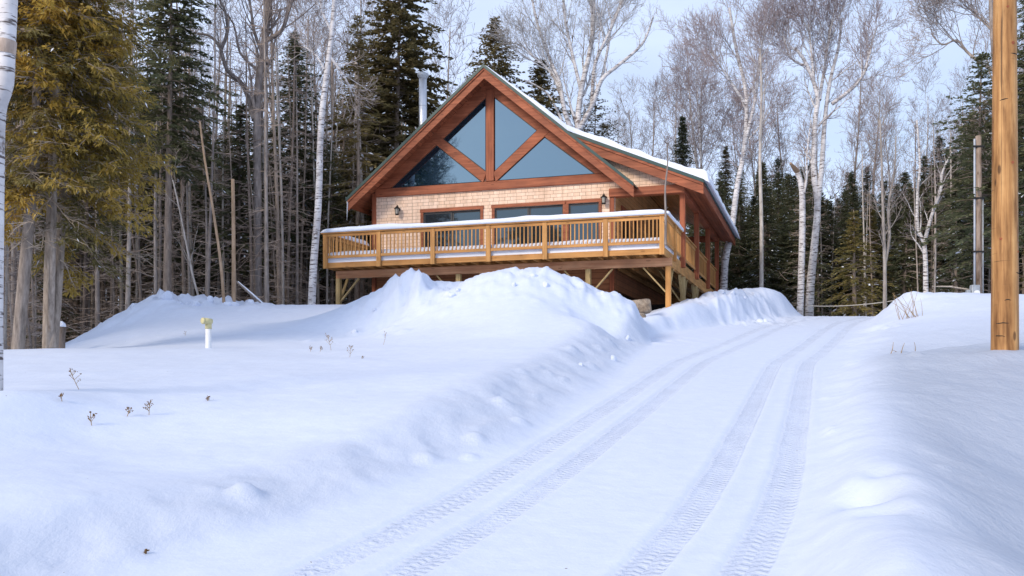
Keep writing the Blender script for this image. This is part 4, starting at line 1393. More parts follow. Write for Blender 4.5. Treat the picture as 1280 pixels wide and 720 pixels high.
# ---- single trees of the left wood
X1 = spec_crown(7.5, .9, .08, .6)
eb = custom('birch_tree', 'white birch trunk with a peeled brown band at the very edge of the snowfield', 'birch tree', 9.0,
       [([(-8, 496), (-8, 400), (-7, 300), (-6, 214), (-4, 140), (6, 104), (8, 60), (11, 0), (13, -90), (12, -200), (20, -330)], 22, 20, None)], (BIRCH, TWIG), seed=3)
m = MB()
e0 = eb.location
m.tube([P(7.5, 68, 9) - e0, P(8, 60, 9) - e0, P(8.9, 51, 9) - e0], [.087, .088, .087], 14, False)
m.build('peeled_band', DEADW, eb, smooth=True)
def cedar_twigs(L): return [(26, .12, L, L * .7, 1.2, 1.9, .22, .03, .16), (4, .25, L * .45, L * .3, .4, 1.0, .25, .06, .6), (3, .2, L * .2, L * .12, .4, 1.0, .25, .05, .7)]
def sprays_on(o, pts, n, spread, ln, wd, mat, seed, down=.0, name='crown', snow=.01):
    """a cloud of sprays round given points (x, y, z, radius)"""
    rs = np.random.RandomState(seed)
    C, D, S = [], [], []
    pts = np.array(pts, float)
    k = rs.randint(0, len(pts), n)
    az = rs.rand(n) * 6.283
    r = pts[k, 3] * np.sqrt(rs.rand(n))
    off = np.stack([np.cos(az) * r, np.sin(az) * r, (rs.rand(n) - .5) * spread], 1)
    C = pts[k, :3] + off
    yaw = az + rs.uniform(-.8, .8, n); pt = rs.uniform(-.7, .55, n) - down
    D = np.stack([np.cos(yaw) * np.cos(pt), np.sin(yaw) * np.cos(pt), np.sin(pt)], 1)
    S = np.stack([-np.sin(yaw), np.cos(yaw), rs.uniform(-1.3, 1.3, n)], 1)
    S /= np.linalg.norm(S, axis=1, keepdims=True)
    link(name, sprays_mesh(name, C, D, S, ln * rs.uniform(.6, 1.3, n), wd * rs.uniform(.7, 1.3, n), [mat, SNOW], snow, seed), o)

def clumps(seed, boxes, d, bx, by, bz, depth=1.6):
    """boxes of pixels (x0, x1, y0, y1, number) -> centres of foliage clumps"""
    rs = np.random.RandomState(seed)
    out = []
    for (x0, x1, y0, y1, n) in boxes:
        for _ in range(n):
            dd = d + rs.uniform(-depth, depth)
            p = P(rs.uniform(x0, x1), rs.uniform(y0, y1), dd)
            out.append((p.x - bx, p.y - by, p.z - bz, rs.uniform(.12, .46)))
    return out

def cedar_crown(o, bx, by, bz, lines, d, n, seed, z_lo, L0, L1):
    """drooping boughs that turn up at the end, with hanging flat sprays along their outer parts"""
    rs = np.random.RandomState(seed); rngc = random.Random(seed)
    tb = Tubes(); C, D, S, LN, IX = [], [], [], [], []
    for k in range(n):
        pl = rngc.choice(lines)
        f = rngc.random()
        x_ = f * (len(pl) - 1); i_ = min(int(x_), len(pl) - 2); t_f = x_ - i_
        p0 = P(pl[i_][0] * (1 - t_f) + pl[i_ + 1][0] * t_f, pl[i_][1] * (1 - t_f) + pl[i_ + 1][1] * t_f, d)
        p = (p0.x - bx, p0.y - by, p0.z - bz)
        if p[2] < z_lo * rngc.uniform(.75, 1.2): continue
        az = rngc.uniform(0, 6.283)
        L = rngc.uniform(L0, L1)
        leafy = rngc.random() < (.85 if p[2] > z_lo * 1.35 else .45)
        bd = unit((math.cos(az), math.sin(az), rngc.uniform(-.1, .35)))
        pts = [p]; dv = bd; m = 9
        for s in range(m):
            u = s / m
            dv = unit((dv[0] + rngc.uniform(-.12, .12), dv[1] + rngc.uniform(-.12, .12), dv[2] + (-.16 if u < .6 else .20)))
            pts.append(tuple(pts[-1][q] + dv[q] * L / m for q in range(3)))
        tb.add(pts, [.021 * (1 - .75 * s / m) for s in range(m + 1)], 4)
        mat = 0 if rngc.random() < .8 else 1
        for s in range(2, m + 1):
            for w_ in range(2):
                a2 = az + rngc.choice((-1, 1)) * rngc.uniform(.3, 1.2)
                q = curve(rngc, pts[s], unit((math.cos(a2), math.sin(a2), rngc.uniform(-.5, .2))), rngc.uniform(.25, .55), 4, .25, -.03)
                tb.add(q, [.009, .008, .007, .005, .004], 3)
                if not leafy: continue
                for pt in q[1:]:
                    for _ in range(5):
                        yaw = a2 + rngc.uniform(-1.2, 1.2); pi_ = rngc.uniform(-1.1, .25)
                        C.append((pt[0] + rngc.uniform(-.07, .07), pt[1] + rngc.uniform(-.07, .07), pt[2] + rngc.uniform(-.07, .05)))
                        D.append((math.cos(yaw) * math.cos(pi_), math.sin(yaw) * math.cos(pi_), math.sin(pi_)))
                        S.append((-math.sin(yaw), math.cos(yaw), rngc.uniform(-.6, .6)))
                        LN.append(rngc.uniform(.08, .17))
                        IX.append(2 if rngc.random() < .006 else mat)
    S = np.array(S); S /= np.linalg.norm(S, axis=1, keepdims=True)
    LN = np.array(LN)
    me = sprays_mesh('crown', np.array(C), np.array(D), S, LN, LN * rs.uniform(.22, .42, len(LN)), [NEEDLE_G, NEEDLE_Y, SNOW], 0, seed)
    me.polygons.foreach_set('material_index', np.array(IX, dtype=np.int32))
    link('crown', me, o)
    link('branches', tb.mesh('branches', CEDARB), o)

ln1 = [(20, 440), (27, 380), (37, 270), (44, 190), (47, 90), (49, 0), (50, -90)]
t1 = custom('cedar_tree', 'pale grey leaning cedar trunk by the snowfield, golden foliage above, left of a twin trunk', 'cedar tree', 18.0,
            [(ln1, 16.5, 8, None)], (BARKC, DEADW), seed=5)
bx, by = at(20, 18.0)
cedar_crown(t1, bx, by, gz(bx, by), [ln1[2:], ln1[4:]], 18.0, 88, 5, 2.9, .7, 1.5)
ln2a = [(60, 440), (62, 330), (66, 220), (66, 100), (70, -60)]; ln2b = [(66, 436), (74, 330), (80, 200), (82, 90), (90, -60)]
t2 = custom('cedar_tree', 'twin trunked grey brown cedar with drooping golden brown foliage', 'cedar tree', 18.6,
            [(ln2a, 15, 8, None), (ln2b, 13, 7, None), ([(63, 420), (67, 280), (70, 160), (72, 60)], 8, 5, None)],
            (BARKC, DEADW), seed=6)
bx, by = at(60, 18.6)
cedar_crown(t2, bx, by, gz(bx, by), [ln2a[1:], ln2b[1:], ln2b[2:]], 18.6, 150, 6, 2.3, .9, 2.1)

def one(name, meshes, px, d, label, cat='conifer', sc=1.0, rz=0.0, dy=0.0):
    x, y = at(px, d)
    return plant(name, meshes, x, y, label, cat, None, rz, sc)

# conifers one can tell apart: height from the top pixel
def conifer_at(name, px, top, d, label, seed, Rpx, **kw):
    x, y = at(px, d)
    z0 = gz(x, y)
    H = P(px, top, d).z - z0
    me = conifer_mesh(seed, H, Rpx * d / F, **kw)
    return plant(name, me, x, y, label, 'conifer', z=z0)
conifer_at('fir_tree', 209, -110, 31.5, 'tall dark green fir just right of the golden cedars', 61, 80, base=.36, dens=1.3, ln=.34, r0=.19, snow=.015, shape=.75)
conifer_at('fir_tree', 362, 42, 37, 'slim pointed fir standing left of the white birch beside the deck', 62, 78, base=.30, dens=1.1, shape=.8)
conifer_at('fir_tree', 298, 128, 34.5, 'low broad dark fir under the crooked bare limbs', 63, 66, base=.25, dens=1.0, shape=.75, snow=.03)
conifer_at('spruce_tree', 492, -80, 40, 'huge olive brown spruce rising behind the flue pipe', 64, 92, base=.22, needle=NEEDLE_O, dens=1.35, ln=.46, wd=.13, shape=.55, gap=.14, r0=.24, snow=.002)
conifer_at('spruce_tree', 446, 20, 36, 'thin ragged brownish spruce between white birch and flue pipe', 65, 50, base=.25, needle=NEEDLE_O, dens=.7, gap=.35, shape=.6)
conifer_at('spruce_tree', 622, 20, 47, 'spruce with its pointed top right behind the cabin ridge', 66, 84, base=.2, needle=NEEDLE_O, dens=1.1, shape=.62, ln=.42, wd=.12, gap=.12, snow=.01)
conifer_at('spruce_tree', 681, 74, 45, 'shorter spruce behind the right slope of the gable roof', 67, 82, base=.2, needle=NEEDLE_O, dens=1.1, shape=.62, ln=.42, wd=.12, gap=.1, snow=.01)
conifer_at('spruce_tree', 738, 112, 46, 'ragged spruce tangled in the many stemmed birch behind the roof', 68, 78, base=.2, needle=NEEDLE_O, dens=.9, gap=.25, shape=.6, snow=.02)
conifer_at('spruce_tree', 851, 143, 50, 'small narrow dark spruce peeking over the porch roof', 69, 34, base=.1, dens=1.1, shape=.8)
conifer_at('hemlock_tree', 1222, 70, 31, 'dark hemlock with sweeping boughs behind the grey metered pole', 70, 72, base=.18, dens=1.0, ln=.34, droop=-.02, shape=.55, gap=.25, snow=.012)
conifer_at('hemlock_tree', 1292, -60, 30, 'dark hemlock half hidden behind the near brown pole', 71, 48, base=.2, dens=1.0, shape=.6, gap=.15)
conifer_at('fir_tree', 1068, 262, 40, 'young yellowish fir at the wood edge behind the drive', 72, 46, base=.12, needle=NEEDLE_Y, dens=.9, gap=.1, shape=.8)

# bare trees one can tell apart
X2 = spec_crown(9, 1.0, .10, .55)
TOP = [(10, .25, 2.6, 1.2, .3, .75, .14, .12, .5), (7, .15, 1.3, .7, .35, .8, .2, .1, .55), (6, .12, .6, .35, .35, .9, .25, .06, .6), (3, .2, .3, .2, .35, .9, .25, .05, .7)]
MIDC = [(9, .45, 2.2, 1.2, .4, .9, .16, .12, .4), (6, .15, 1.1, .6, .35, .9, .2, .1, .55), (5, .12, .55, .3, .35, .9, .25, .06, .6), (3, .2, .26, .18, .35, .9, .25, .05, .7)]
SPARSE = [(9, .2, 1.4, .8, .4, .9, .2, .06, .4), (5, .2, .7, .4, .4, .9, .25, .05, .55), (3, .2, .35, .2, .4, .9, .25, .05, .6)]
custom('bare_tree', 'grey leafless hardwood with a long crooked limb bent to the left', 'bare tree', 33,
       [([(322, 390), (322, 250), (322, 120), (330, 60), (336, 0), (342, -90)], 11, 8, TOP),
        ([(318, 150), (305, 108), (284, 88), (276, 62), (264, 46), (248, 42)], 7, 2.5, SPARSE), ([(276, 62), (284, 40), (280, 10), (262, -20)], 5, 2, SPARSE),
        ([(334, 50), (352, 38), (362, 8), (372, -40)], 6, 3, TOP), ([(333, 80), (318, 40), (312, 0), (300, -60)], 5, 2, TOP), ([(325, 90), (300, 66), (292, 30), (272, 5)], 4, 1.5, SPARSE)],
       (BARK, TWIG), seed=11)
custom('birch_tree', 'slender white birch standing left of the deck corner', 'birch tree', 31,
       [([(389, 384), (392, 330), (398, 255), (401, 160), (408, 95), (414, 50), (419, -10), (424, -90)], 10.5, 5, None), ([(409, 95), (396, 70), (380, 58)], 3.5, 1.2, SPARSE), ([(412, 70), (430, 95), (442, 120)], 4, 1.5, SPARSE),
        ([(415, 40), (402, 10), (396, -40)], 4, 2, TOP), ([(418, 10), (434, -30), (440, -80)], 4, 2, TOP)], (BIRCH, TWIG), seed=12)
custom('birch_tree', 'wide many stemmed white birch fanning out above the roof', 'birch tree', 44,
       [([(722, 392), (722, 250), (722, 160), (727, 110), (740, 50), (742, -20), (746, -90)], 10, 4, TOP),
        ([(718, 170), (706, 140), (700, 105), (690, 80), (672, 30), (662, -20)], 7, 2.5, TOP), ([(725, 160), (741, 130), (752, 100), (770, 84), (792, 66), (806, 50), (817, 20)], 7, 2, SPARSE),
        ([(703, 120), (688, 90), (668, 72), (648, 52)], 4.5, 1.5, TOP), ([(740, 130), (744, 80), (762, 40), (778, 0), (786, -40)], 5, 2, TOP), ([(728, 120), (716, 70), (706, 20), (700, -50)], 5, 2, TOP),
        ([(715, 180), (690, 125), (672, 108), (655, 100)], 3.5, 1.5, None), ([(752, 100), (760, 60), (768, 20), (800, -30)], 4, 1.6, TOP)],
       (BIRCH, BIRCHT), seed=13)
custom('birch_tree', 'leaning white birch just beyond the far end of the porch', 'birch tree', 42,
       [([(903, 375), (906, 330), (914, 292), (922, 230), (930, 190), (933, 120), (920, 60), (912, 10)], 10.5, 3, MIDC), ([(931, 180), (945, 120), (950, 70), (958, 30)], 5, 1.6, TOP), ([(914, 292), (908, 275), (900, 262)], 5, 4, None), ([(932, 130), (905, 90), (885, 60)], 4, 1.4, TOP)], (BIRCH, TWIGP), seed=14)
custom('birch_tree', 'thick scarred white birch forking at the crest of the drive', 'birch tree', 41,
       [([(1011, 400), (1013, 360), (1018, 307), (1022, 255), (1017, 213), (1019, 150), (1022, 120), (1008, 80), (994, 60)], 12, 3.5, MIDC),
        ([(1021, 262), (1027, 213), (1031, 150), (1038, 100), (1048, 60), (1052, 25)], 8, 2.5, MIDC), ([(1024, 125), (1030, 90), (1036, 50), (1044, 10)], 5, 2, TOP),
        ([(1040, 130), (1066, 110), (1080, 92), (1088, 60), (1096, 35)], 5, 1.8, TOP), ([(1018, 110), (1014, 60), (1010, 30)], 4, 1.6, TOP), ([(1008, 82), (988, 72), (978, 40)], 3, 1.2, TOP)],
       (BIRCH, TWIGP), seed=15)
bt = custom('birch_tree', 'birch with a snapped brown top beside the thick birch', 'birch tree', 40,
       [([(999, 396), (1002, 330), (1003, 250), (1000, 225), (996, 213)], 9, 6.5, None), ([(1003, 250), (1008, 225), (1009, 190), (1014, 150)], 3.5, 1.6, SPARSE)], (BIRCH, TWIG), seed=16)
m = MB(); p0 = P(997, 215, 40); p1 = P(988, 204, 39.6); o_ = bt.location
m.tube([p0 - o_, (p0 + p1) / 2 - o_, p1 - o_], [.12, .10, .05], 7); m.build('snapped_top', TAN, bt)
custom('birch_tree', 'young white birch forking low, between the drive and the grey pole', 'birch tree', 34,
       [([(1157, 378), (1157, 340), (1155, 304), (1147, 284), (1147, 240), (1150, 205), (1146, 150)], 7, 2, SPARSE), ([(1155, 306), (1160, 285), (1167, 262), (1176, 238), (1178, 215), (1190, 190)], 5, 2, SPARSE)], (BIRCH, TWIG), seed=17)
custom('bare_tree', 'bare hardwood with an arching limb at the top right behind the brown pole', 'bare tree', 33,
       [([(1252, 375), (1250, 250), (1246, 120), (1240, 40), (1236, -60)], 9, 4, TOP), ([(1246, 90), (1225, 78), (1208, 64), (1196, 50), (1178, 56), (1164, 42)], 5, 1.4, TOP), ([(1242, 40), (1222, 20), (1204, 5)], 3.5, 1.5, TOP)], (BARK, TWIG), seed=18)
custom('bare_tree', 'slim grey bare tree with a forked stem near the grass tuft', 'bare tree', 33.5,
       [([(1106, 388), (1106, 330), (1104, 270), (1102, 200), (1100, 150)], 5.5, 2, SPARSE), ([(1106, 330), (1112, 295), (1110, 260), (1118, 215), (1120, 170)], 4.5, 1.5, SPARSE)], (BARKL, TWIG), seed=19)
custom('bare_tree', 'tall straight grey trunk beyond the drive left of the snapped birch', 'bare tree', 40,
       [([(951, 376), (952, 290), (950, 200), (952, 120), (950, 60)], 6, 2.2, MIDC)], (BARKL, TWIGP), seed=20)
custom('dead_tree', 'thin tan barkless leaning pole at the edge of left wood', 'dead tree', 29,
       [([(281, 392), (276, 330), (266, 260), (256, 200), (250, 152)], 4.2, 2.2, None)], (TAN, DEADW), seed=21)
custom('dead_tree', 'broken tan trunk standing straight in the left wood without branches', 'dead tree', 29.5,
       [([(292, 385), (292, 300), (291, 224)], 5.5, 4.2, None)], (TAN, DEADW), seed=22)
custom('dead_tree', 'leaning pale grey pole crossing other trunks in the left wood', 'dead tree', 30,
       [([(252, 392), (240, 340), (226, 270), (216, 225)], 3.0, 1.6, SPARSE)], (BARKL, DEADW), seed=23)
custom('dead_tree', 'stout brown trunk under the left eave of the cabin', 'dead tree', 38,
       [([(452, 392), (452, 300), (450, 230), (447, 150), (446, 60)], 9, 6, cedar_twigs(1.4))], (BARK, DEADW), seed=25, crown_name='crown')

# ---- the crowd of trees behind
def scatter(n, x0, x1, y0, y1, seed, mind, forbid=None):
    rg = random.Random(seed)
    pts = []
    tries = 0
    while len(pts) < n and tries < n * 60:
        tries += 1
        p = (rg.uniform(x0, x1), rg.uniform(y0, y1))
        if forbid and forbid(*p): continue
        if all((p[0] - q[0]) ** 2 + (p[1] - q[1]) ** 2 > mind * mind for q in pts):
            pts.append(p)
    return pts
def pxof(x, y): return 640 + x / y * F
def cap(meshH, x, y, top):
    """scale that keeps the tip under the row top"""
    return (P(pxof(x, y), top, y).z - gz(x, y)) / meshH

def in_house(x, y):
    dx, dy = x - CORNER.x, y - CORNER.y
    s, t = dx * CT - dy * ST, dx * ST + dy * CT
    return -13 < s < 2.2 and -1 < t < 17.5
rg = RNG
# thin trunks, left
cnt = 0
LT = 'thin grey branchless-topped trunk among the crowded bare trunks left of the cabin'
LT = 'thin grey trunk with dead side twigs in the crowded wood left of the cabin'
for (x, y) in scatter(190, -24, -5.0, 27, 42, 1, .42, lambda x, y: in_house(x, y) or pxof(x, y) < -60 or pxof(x, y) > 520 or (y < 31.5 and pxof(x, y) > 60)):
    k = rg.randrange(len(THIN))
    plant('slender_tree', THIN[k], x, y, LT, 'tree', 'thin trunks in the left wood', rg.uniform(0, 6.28), rg.uniform(.75, 1.1))
# conifers, left
def left_top(px):
    return np.interp(px, [-80, 150, 165, 250, 262, 300, 350, 400, 430, 560], [-60, -40, 60, 95, 135, 150, 150, 150, 110, 70])
LC = 'dark green conifer deep in the wood left of the cabin'
for (x, y) in scatter(40, -32, -6, 33, 52, 2, 1.7, lambda x, y: in_house(x, y) or pxof(x, y) > 540):
    k = rg.randrange(4)
    H = (12.5, 13, 12, 13.5)[k]
    s = min(rg.uniform(.85, 1.25), cap(H, x, y, left_top(pxof(x, y)) + rg.uniform(0, 60)))
    plant('conifer_tree', CON_L[k] if y < 44 or rg.random() < .6 else CON_D[k], x, y, LC, 'conifer', 'conifers in the left wood', rg.uniform(0, 6.28), max(.5, s))
# conifers, right
def right_top(px):
    return np.interp(px, [780, 860, 900, 1000, 1060, 1120, 1180, 1240, 1400], [260, 250, 215, 195, 215, 205, 170, 120, 60])
RCL = 'dark green conifer in the wood beyond the drive, right of the cabin'
for (x, y) in scatter(92, 7, 36, 39, 56, 3, 1.3, lambda x, y: in_house(x, y) or pxof(x, y) < 860 or pxof(x, y) > 1360 or (y < 44 and x < np.interp(y, *XRs) + 1.5)):
    k = rg.randrange(4)
    H = (12, 13.5, 10, 13)[k]
    s = min(1.3, cap(H, x, y, right_top(pxof(x, y)) + rg.uniform(-8, 45)))
    plant('conifer_tree', CON_O[k % 2] if rg.random() < .18 else CON_D[k], x, y, RCL, 'conifer', 'conifers in the right wood', rg.uniform(0, 6.28), max(.4, s))
# bare trees, right
def bare_top(px):
    return np.interp(px, [740, 800, 850, 900, 940, 985, 1040, 1080, 1110, 1150, 1200, 1300], [190, 145, 105, 50, 30, 130, 90, 120, 130, 130, 120, 10])
RB = 'leafless grey hardwood with fine purplish twigs beyond the drive, right of the cabin'
HB = (13, 14, 12, 15, 13, 12)
rb = random.Random(77)
for (px, top) in ((770, 168), (796, 140), (820, 122), (846, 104), (872, 92), (890, 52), (926, 60), (950, 150), (984, 128), (1030, 150), (1062, 100), (1092, 112),
                  (1126, 132), (1160, 126), (1204, 132), (1266, 50)):
    d_ = rb.uniform(49, 60)
    x, y = at(px, d_)
    k = rb.choice((0, 1, 2, 5, 5, 3, 4))
    plant('bare_tree', BARE[k], x, y, RB, 'bare tree', 'bare trees in the right wood', rb.uniform(0, 6.28), max(.5, min(1.6, cap(HB[k], x, y, top))))
# thin trunks, right
RT = 'thin grey trunk with dead side twigs in the wood beyond the drive'
for (x, y) in scatter(70, 7, 34, 37, 54, 5, .7, lambda x, y: in_house(x, y) or pxof(x, y) < 870 or pxof(x, y) > 1330 or (x < np.interp(y, *XRs) + 1 and y < 40)):
    k = rg.randrange(len(THIN))
    plant('slender_tree', THIN[k], x, y, RT, 'tree', 'thin trunks in the right wood', rg.uniform(0, 6.28), rg.uniform(.5, .8))
# bare trees, left, against the sky
LB = 'leafless grey tree among the conifers left of the cabin'
for i, (px, d, top) in enumerate(((120, 40, -30), (175, 44, 10), (240, 42, 60), (268, 46, 30), (345, 44, 20), (385, 43, 25), (440, 42, -10), (560, 56, 40), (425, 46, -30), (470, 50, 30))):
    x, y = at(px, d)
    k = (0, 2, 5, 1, 0, 2, 5, 2, 1, 0)[i]
    plant('bare_tree', BARE[k], x, y, LB, 'bare tree', 'bare trees in the left wood', rg.uniform(0, 6.28), cap(HB[k], x, y, top))
# small undergrowth firs
SF = 'small green fir sapling under the taller trees at the wood edge'
for (px, d, k) in ((1030, 46, 0), (1090, 44, 1), (1130, 42, 0), (935, 47, 0), (975, 48, 1), (1195, 40, 0), (250, 36, 0), (330, 36, 1), (290, 38, 0), (60, 34, 0), (180, 38, 1), (420, 40, 0)):
    x, y = at(px, d)
    plant('fir_sapling', CON_S[k], x, y, SF, 'fir', 'fir saplings at the wood edge', rg.uniform(0, 6.28), rg.uniform(.8, 1.15))

# ---- the depth of the wood, one mass: far stems, brush and needles nobody could count
def far_wood():
    rs = np.random.RandomState(90)
    rngw = random.Random(90)
    tb = Tubes()
    C = []
    def zone(x0, x1, y0, y1, nst, nbr, nsp, topf):
        for _ in range(nst):
            x, y = rs.uniform(x0, x1), rs.uniform(y0, y1)
            if in_house(x, y): continue
            z = 2.2
            H = max(4, min(14, P(pxof(x, y), topf(pxof(x, y)) + 50, y).z - EYE - z))
            tb.add([(x, y, z + EYE - 1), (x + rs.uniform(-.3, .3), y, z + EYE + H * .5), (x + rs.uniform(-.5, .5), y, z + EYE + H)], [rs.uniform(.05, .13), .05, .02], 4)
        for _ in range(nbr):
            x, y = rs.uniform(x0, x1), rs.uniform(y0, y1)
            if in_house(x, y): continue
            zz = EYE + 1.4 + rs.uniform(0, 1) ** 1.4 * 6.5
            az = rs.rand() * 6.283
            q = curve(rngw, (x, y, zz), (math.cos(az), math.sin(az) * .5, rs.uniform(-.3, .4)), rs.uniform(.7, 2.2), 3, .25, -.04)
            tb.add(q, [.014, .011, .008, .005], 3)
        xs, ys = rs.uniform(x0, x1, nsp), rs.uniform(y0, y1, nsp)
        top = np.array([topf(p) for p in 640 + xs / ys * F]) + 45
        zt = (HY - top) / F * ys
        lump = vnoise(xs / 2.2, ys / 2.2, 77) * 2 + vnoise(xs / .9, ys / .9, 78)
        zs = 2.0 + (zt - 2.0 + lump * 1.6) * rs.uniform(.0, 1, nsp) ** 1.25
        C.append(np.stack([xs, ys, zs + EYE], 1))
    zone(-46, -5, 46, 62, 330, 2600, 34000, left_top)
    zone(14, 56, 58, 74, 240, 1500, 34000, right_top)
    zone(-6, 20, 62, 72, 60, 300, 6000, lambda p: 300)
    C = np.concatenate(C)
    n = len(C)
    yaw = rs.rand(n) * 6.283; pt = rs.uniform(-.8, .4, n)
    D = np.stack([np.cos(yaw) * np.cos(pt), np.sin(yaw) * np.cos(pt), np.sin(pt)], 1)
    S = np.stack([-np.sin(yaw), np.cos(yaw), rs.uniform(-1, 1, n)], 1); S /= np.linalg.norm(S, axis=1, keepdims=True)
    o = link('far_wood', sprays_mesh('far_wood', C, D, S, rs.uniform(.4, .9, n), rs.uniform(.10, .22, n), [NEEDLE_D, SNOW], .006, 9))
    tag(o, 'dense dark depth of the wood filling the gaps behind the trees', 'wood', kind='stuff')
    o2 = link('undergrowth', tb.mesh('undergrowth', DEADW))
    tag(o2, 'tangle of brown brush and far stems deep in the wood', 'undergrowth', kind='stuff')
far_wood()
def near_brush():
    rngw = random.Random(91)
    tb = Tubes()
    for _ in range(7600):
        if rngw.random() < .72:
            x, y = rngw.uniform(-24, -5), rngw.uniform(29, 45)
            if pxof(x, y) < -40 or in_house(x, y) or (y < 32 and pxof(x, y) > 50): continue
        else:
            x, y = rngw.uniform(9, 34), rngw.uniform(41, 58)
            if x < np.interp(y, *XRs) + 1 and y < 42 or in_house(x, y): continue
        z = EYE + 1.6 + rngw.random() ** 1.7 * 4.6
        az = rngw.random() * 6.283
        q = curve(rngw, (x, y, z), unit((math.cos(az), math.sin(az), rngw.uniform(-.4, .5))), rngw.uniform(.5, 1.7), 4, .25, -.05)
        tb.add(q, [.012, .011, .010, .008, .005], 3)
    o = link('undergrowth', tb.mesh('undergrowth', DEADW))
    tag(o, 'tangle of fine brown dead twigs between the nearer trunks', 'undergrowth', kind='stuff')
near_brush()
# trees across the drive mirrored in the left gable panes
for i, (x, y, k, s) in enumerate(((-23.5, 11, 5, 1.5), (-26, 9, 1, 1.5), (-25, 12, 0, 1.55), (-28.5, 9.5, 2, 1.6), (-21.5, 13, 5, 1.35))):
    plant('bare_tree', BARE[k], x, y, 'bare tree mirrored in the dark left panes of the gable', 'bare tree', 'bare trees mirrored in the gable glass', i * 1.3, s)
for i, (x, y, k, s) in enumerate(((-27, 12.5, 0, 1.7), (-24.3, 14, 1, 1.55), (-30, 13, 3, 1.7), (-22.6, 12.6, 1, 1.6), (-23.8, 12, 2, 1.9), (-25.5, 14.5, 3, 1.5))):
    plant('conifer_tree', CON_O[0] if k == 1 else CON_D[k], x, y, 'conifer mirrored in the dark left panes of the gable', 'conifer', 'conifers mirrored in the gable glass', i * 2.1, s)

# ------------------------------------------------------------------ poles, pipe and small things
x, y = at(1256, 13.0)
z0 = gz(x, y)
po = root('utility_pole', 'thick honey brown utility pole standing close by in the snow at right', 'utility pole', (x, y, z0))
m = MB(); m.tube([(0, 0, -.8), (0, 0, 0), (0, 0, 2.2), (0, 0, 5), (0, 0, 9)], [.180, .178, .166, .148, .12], 40)
o = m.build('pole', POLE, po, smooth=True)
for p_ in o.data.polygons: p_.use_smooth = len(p_.vertices) == 4
rgp = random.Random(4)
for (px, py, w) in ((1253, 13, 4), (1259, 58, 6), (1258, 206, 5), (1246, 300, 4), (1266, 316, 3)):
    zz = P(px, py, 13).z - z0
    xo = (px - 1256) / F * 13
    r_ = np.interp(zz, [0, 2.2, 5, 9], [.178, .166, .148, .12])
    yo = -math.sqrt(max(.0001, r_ ** 2 - xo ** 2))
    m = MB(); m.tube([(xo, yo + .02, zz), (xo * 1.02, yo - .004, zz - .004)], [w / F * 13 * .5, w / F * 13 * .34], 9); m.build('knot', DARKW if w > 6 else RED_Z, po)
for (px, py, ln_) in ((1247, 404, 13), (1244, 421, 10), (1267, 342, 9), (1262, 72, 12), (1249, 128, 8), (1252, 376, 7)):
    zz = P(px, py, 13).z - z0
    pts_ = []
    for q in range(5):
        xo = max(-.16, min(.16, (px + (q - 2) * ln_ / 4 - 1256) / F * 13))
        r_ = np.interp(zz, [0, 2.2, 5, 9], [.178, .166, .148, .12])
        pts_.append((xo, -math.sqrt(r_ ** 2 - xo ** 2) + .002, zz + rgp.uniform(-.012, .012)))
    m = MB(); m.tube(pts_, [.003, .007, .008, .006, .003], 6); m.build('check', DARKW, po)

x, y = at(1223, 30.0)
z0 = gz(x, y)
top = P(1223, 170, 30).z - z0
p2 = root('utility_pole', 'slim grey brown utility pole with a metal conduit and meter box', 'utility pole', (x, y, z0))
m = MB(); m.tube([(0, 0, -.6), (0, 0, top * .5), (0, 0, top)], [.105, .10, .09], 18); m.build('pole', POLE2, p2, smooth=True)
m = MB(); m.tube([(-.15, -.05, .5), (-.15, -.05, top * .98)], [.030, .030], 10); m.build('conduit', CONDUIT, p2, smooth=True)
m = MB(); m.tube([(.12, -.05, .1), (.12, -.05, top * .62)], [.022, .022], 8); m.build('conduit', STEELG, p2, smooth=True)
for zz in (top * .3, top * .62, top * .93):
    m = MB(); m.box(-.20, .15, -.11, -.04, zz, zz + .05); m.build('strap', BLACKM, p2)
m = MB(); m.box(-.32, -.06, -.24, -.05, -.25, .56); b_ = m.build('meter_box', STEELG, p2, bevel=.02)
m = MB(); m.tube([(-.18, -.24, .30), (-.18, -.31, .30)], [.085, .08], 14); m.build('meter', PVC, b_)
m = MB(); m.box(-.46, -.33, -.20, -.07, .0, .40); m.build('breaker_box', STEELG, p2, bevel=.015)

# vent pipe on the snowfield
x, y = at(260.5, 17.0)
z0 = gz(x, y)
vp = root('vent_pipe', 'short white pipe with a yellow elbow cap sticking out of the snow', 'pipe', (x, y, z0))
h = P(260, 407, 17).z - z0
m = MB(); m.tube([(0, 0, -.4), (0, 0, h)], [.054, .054], 18); m.build('pipe', PVC, vp, smooth=True)
m = MB()
m.tube([(0, 0, h - .06), (0, 0, h + .06)], [.059, .059], 16)
m.tube([(.055, .01, h + .075), (.0, -.05, h + .08), (-.055, -.12, h + .08)], [.050, .056, .056], 18)
m.tube([(-.050, -.112, h + .08), (-.065, -.130, h + .08), (-.072, -.138, h + .08), (-.076, -.143, h + .08)], [.060, .060, .052, .025], 18)
m.build('elbow_cap', PVCY, vp, smooth=True)

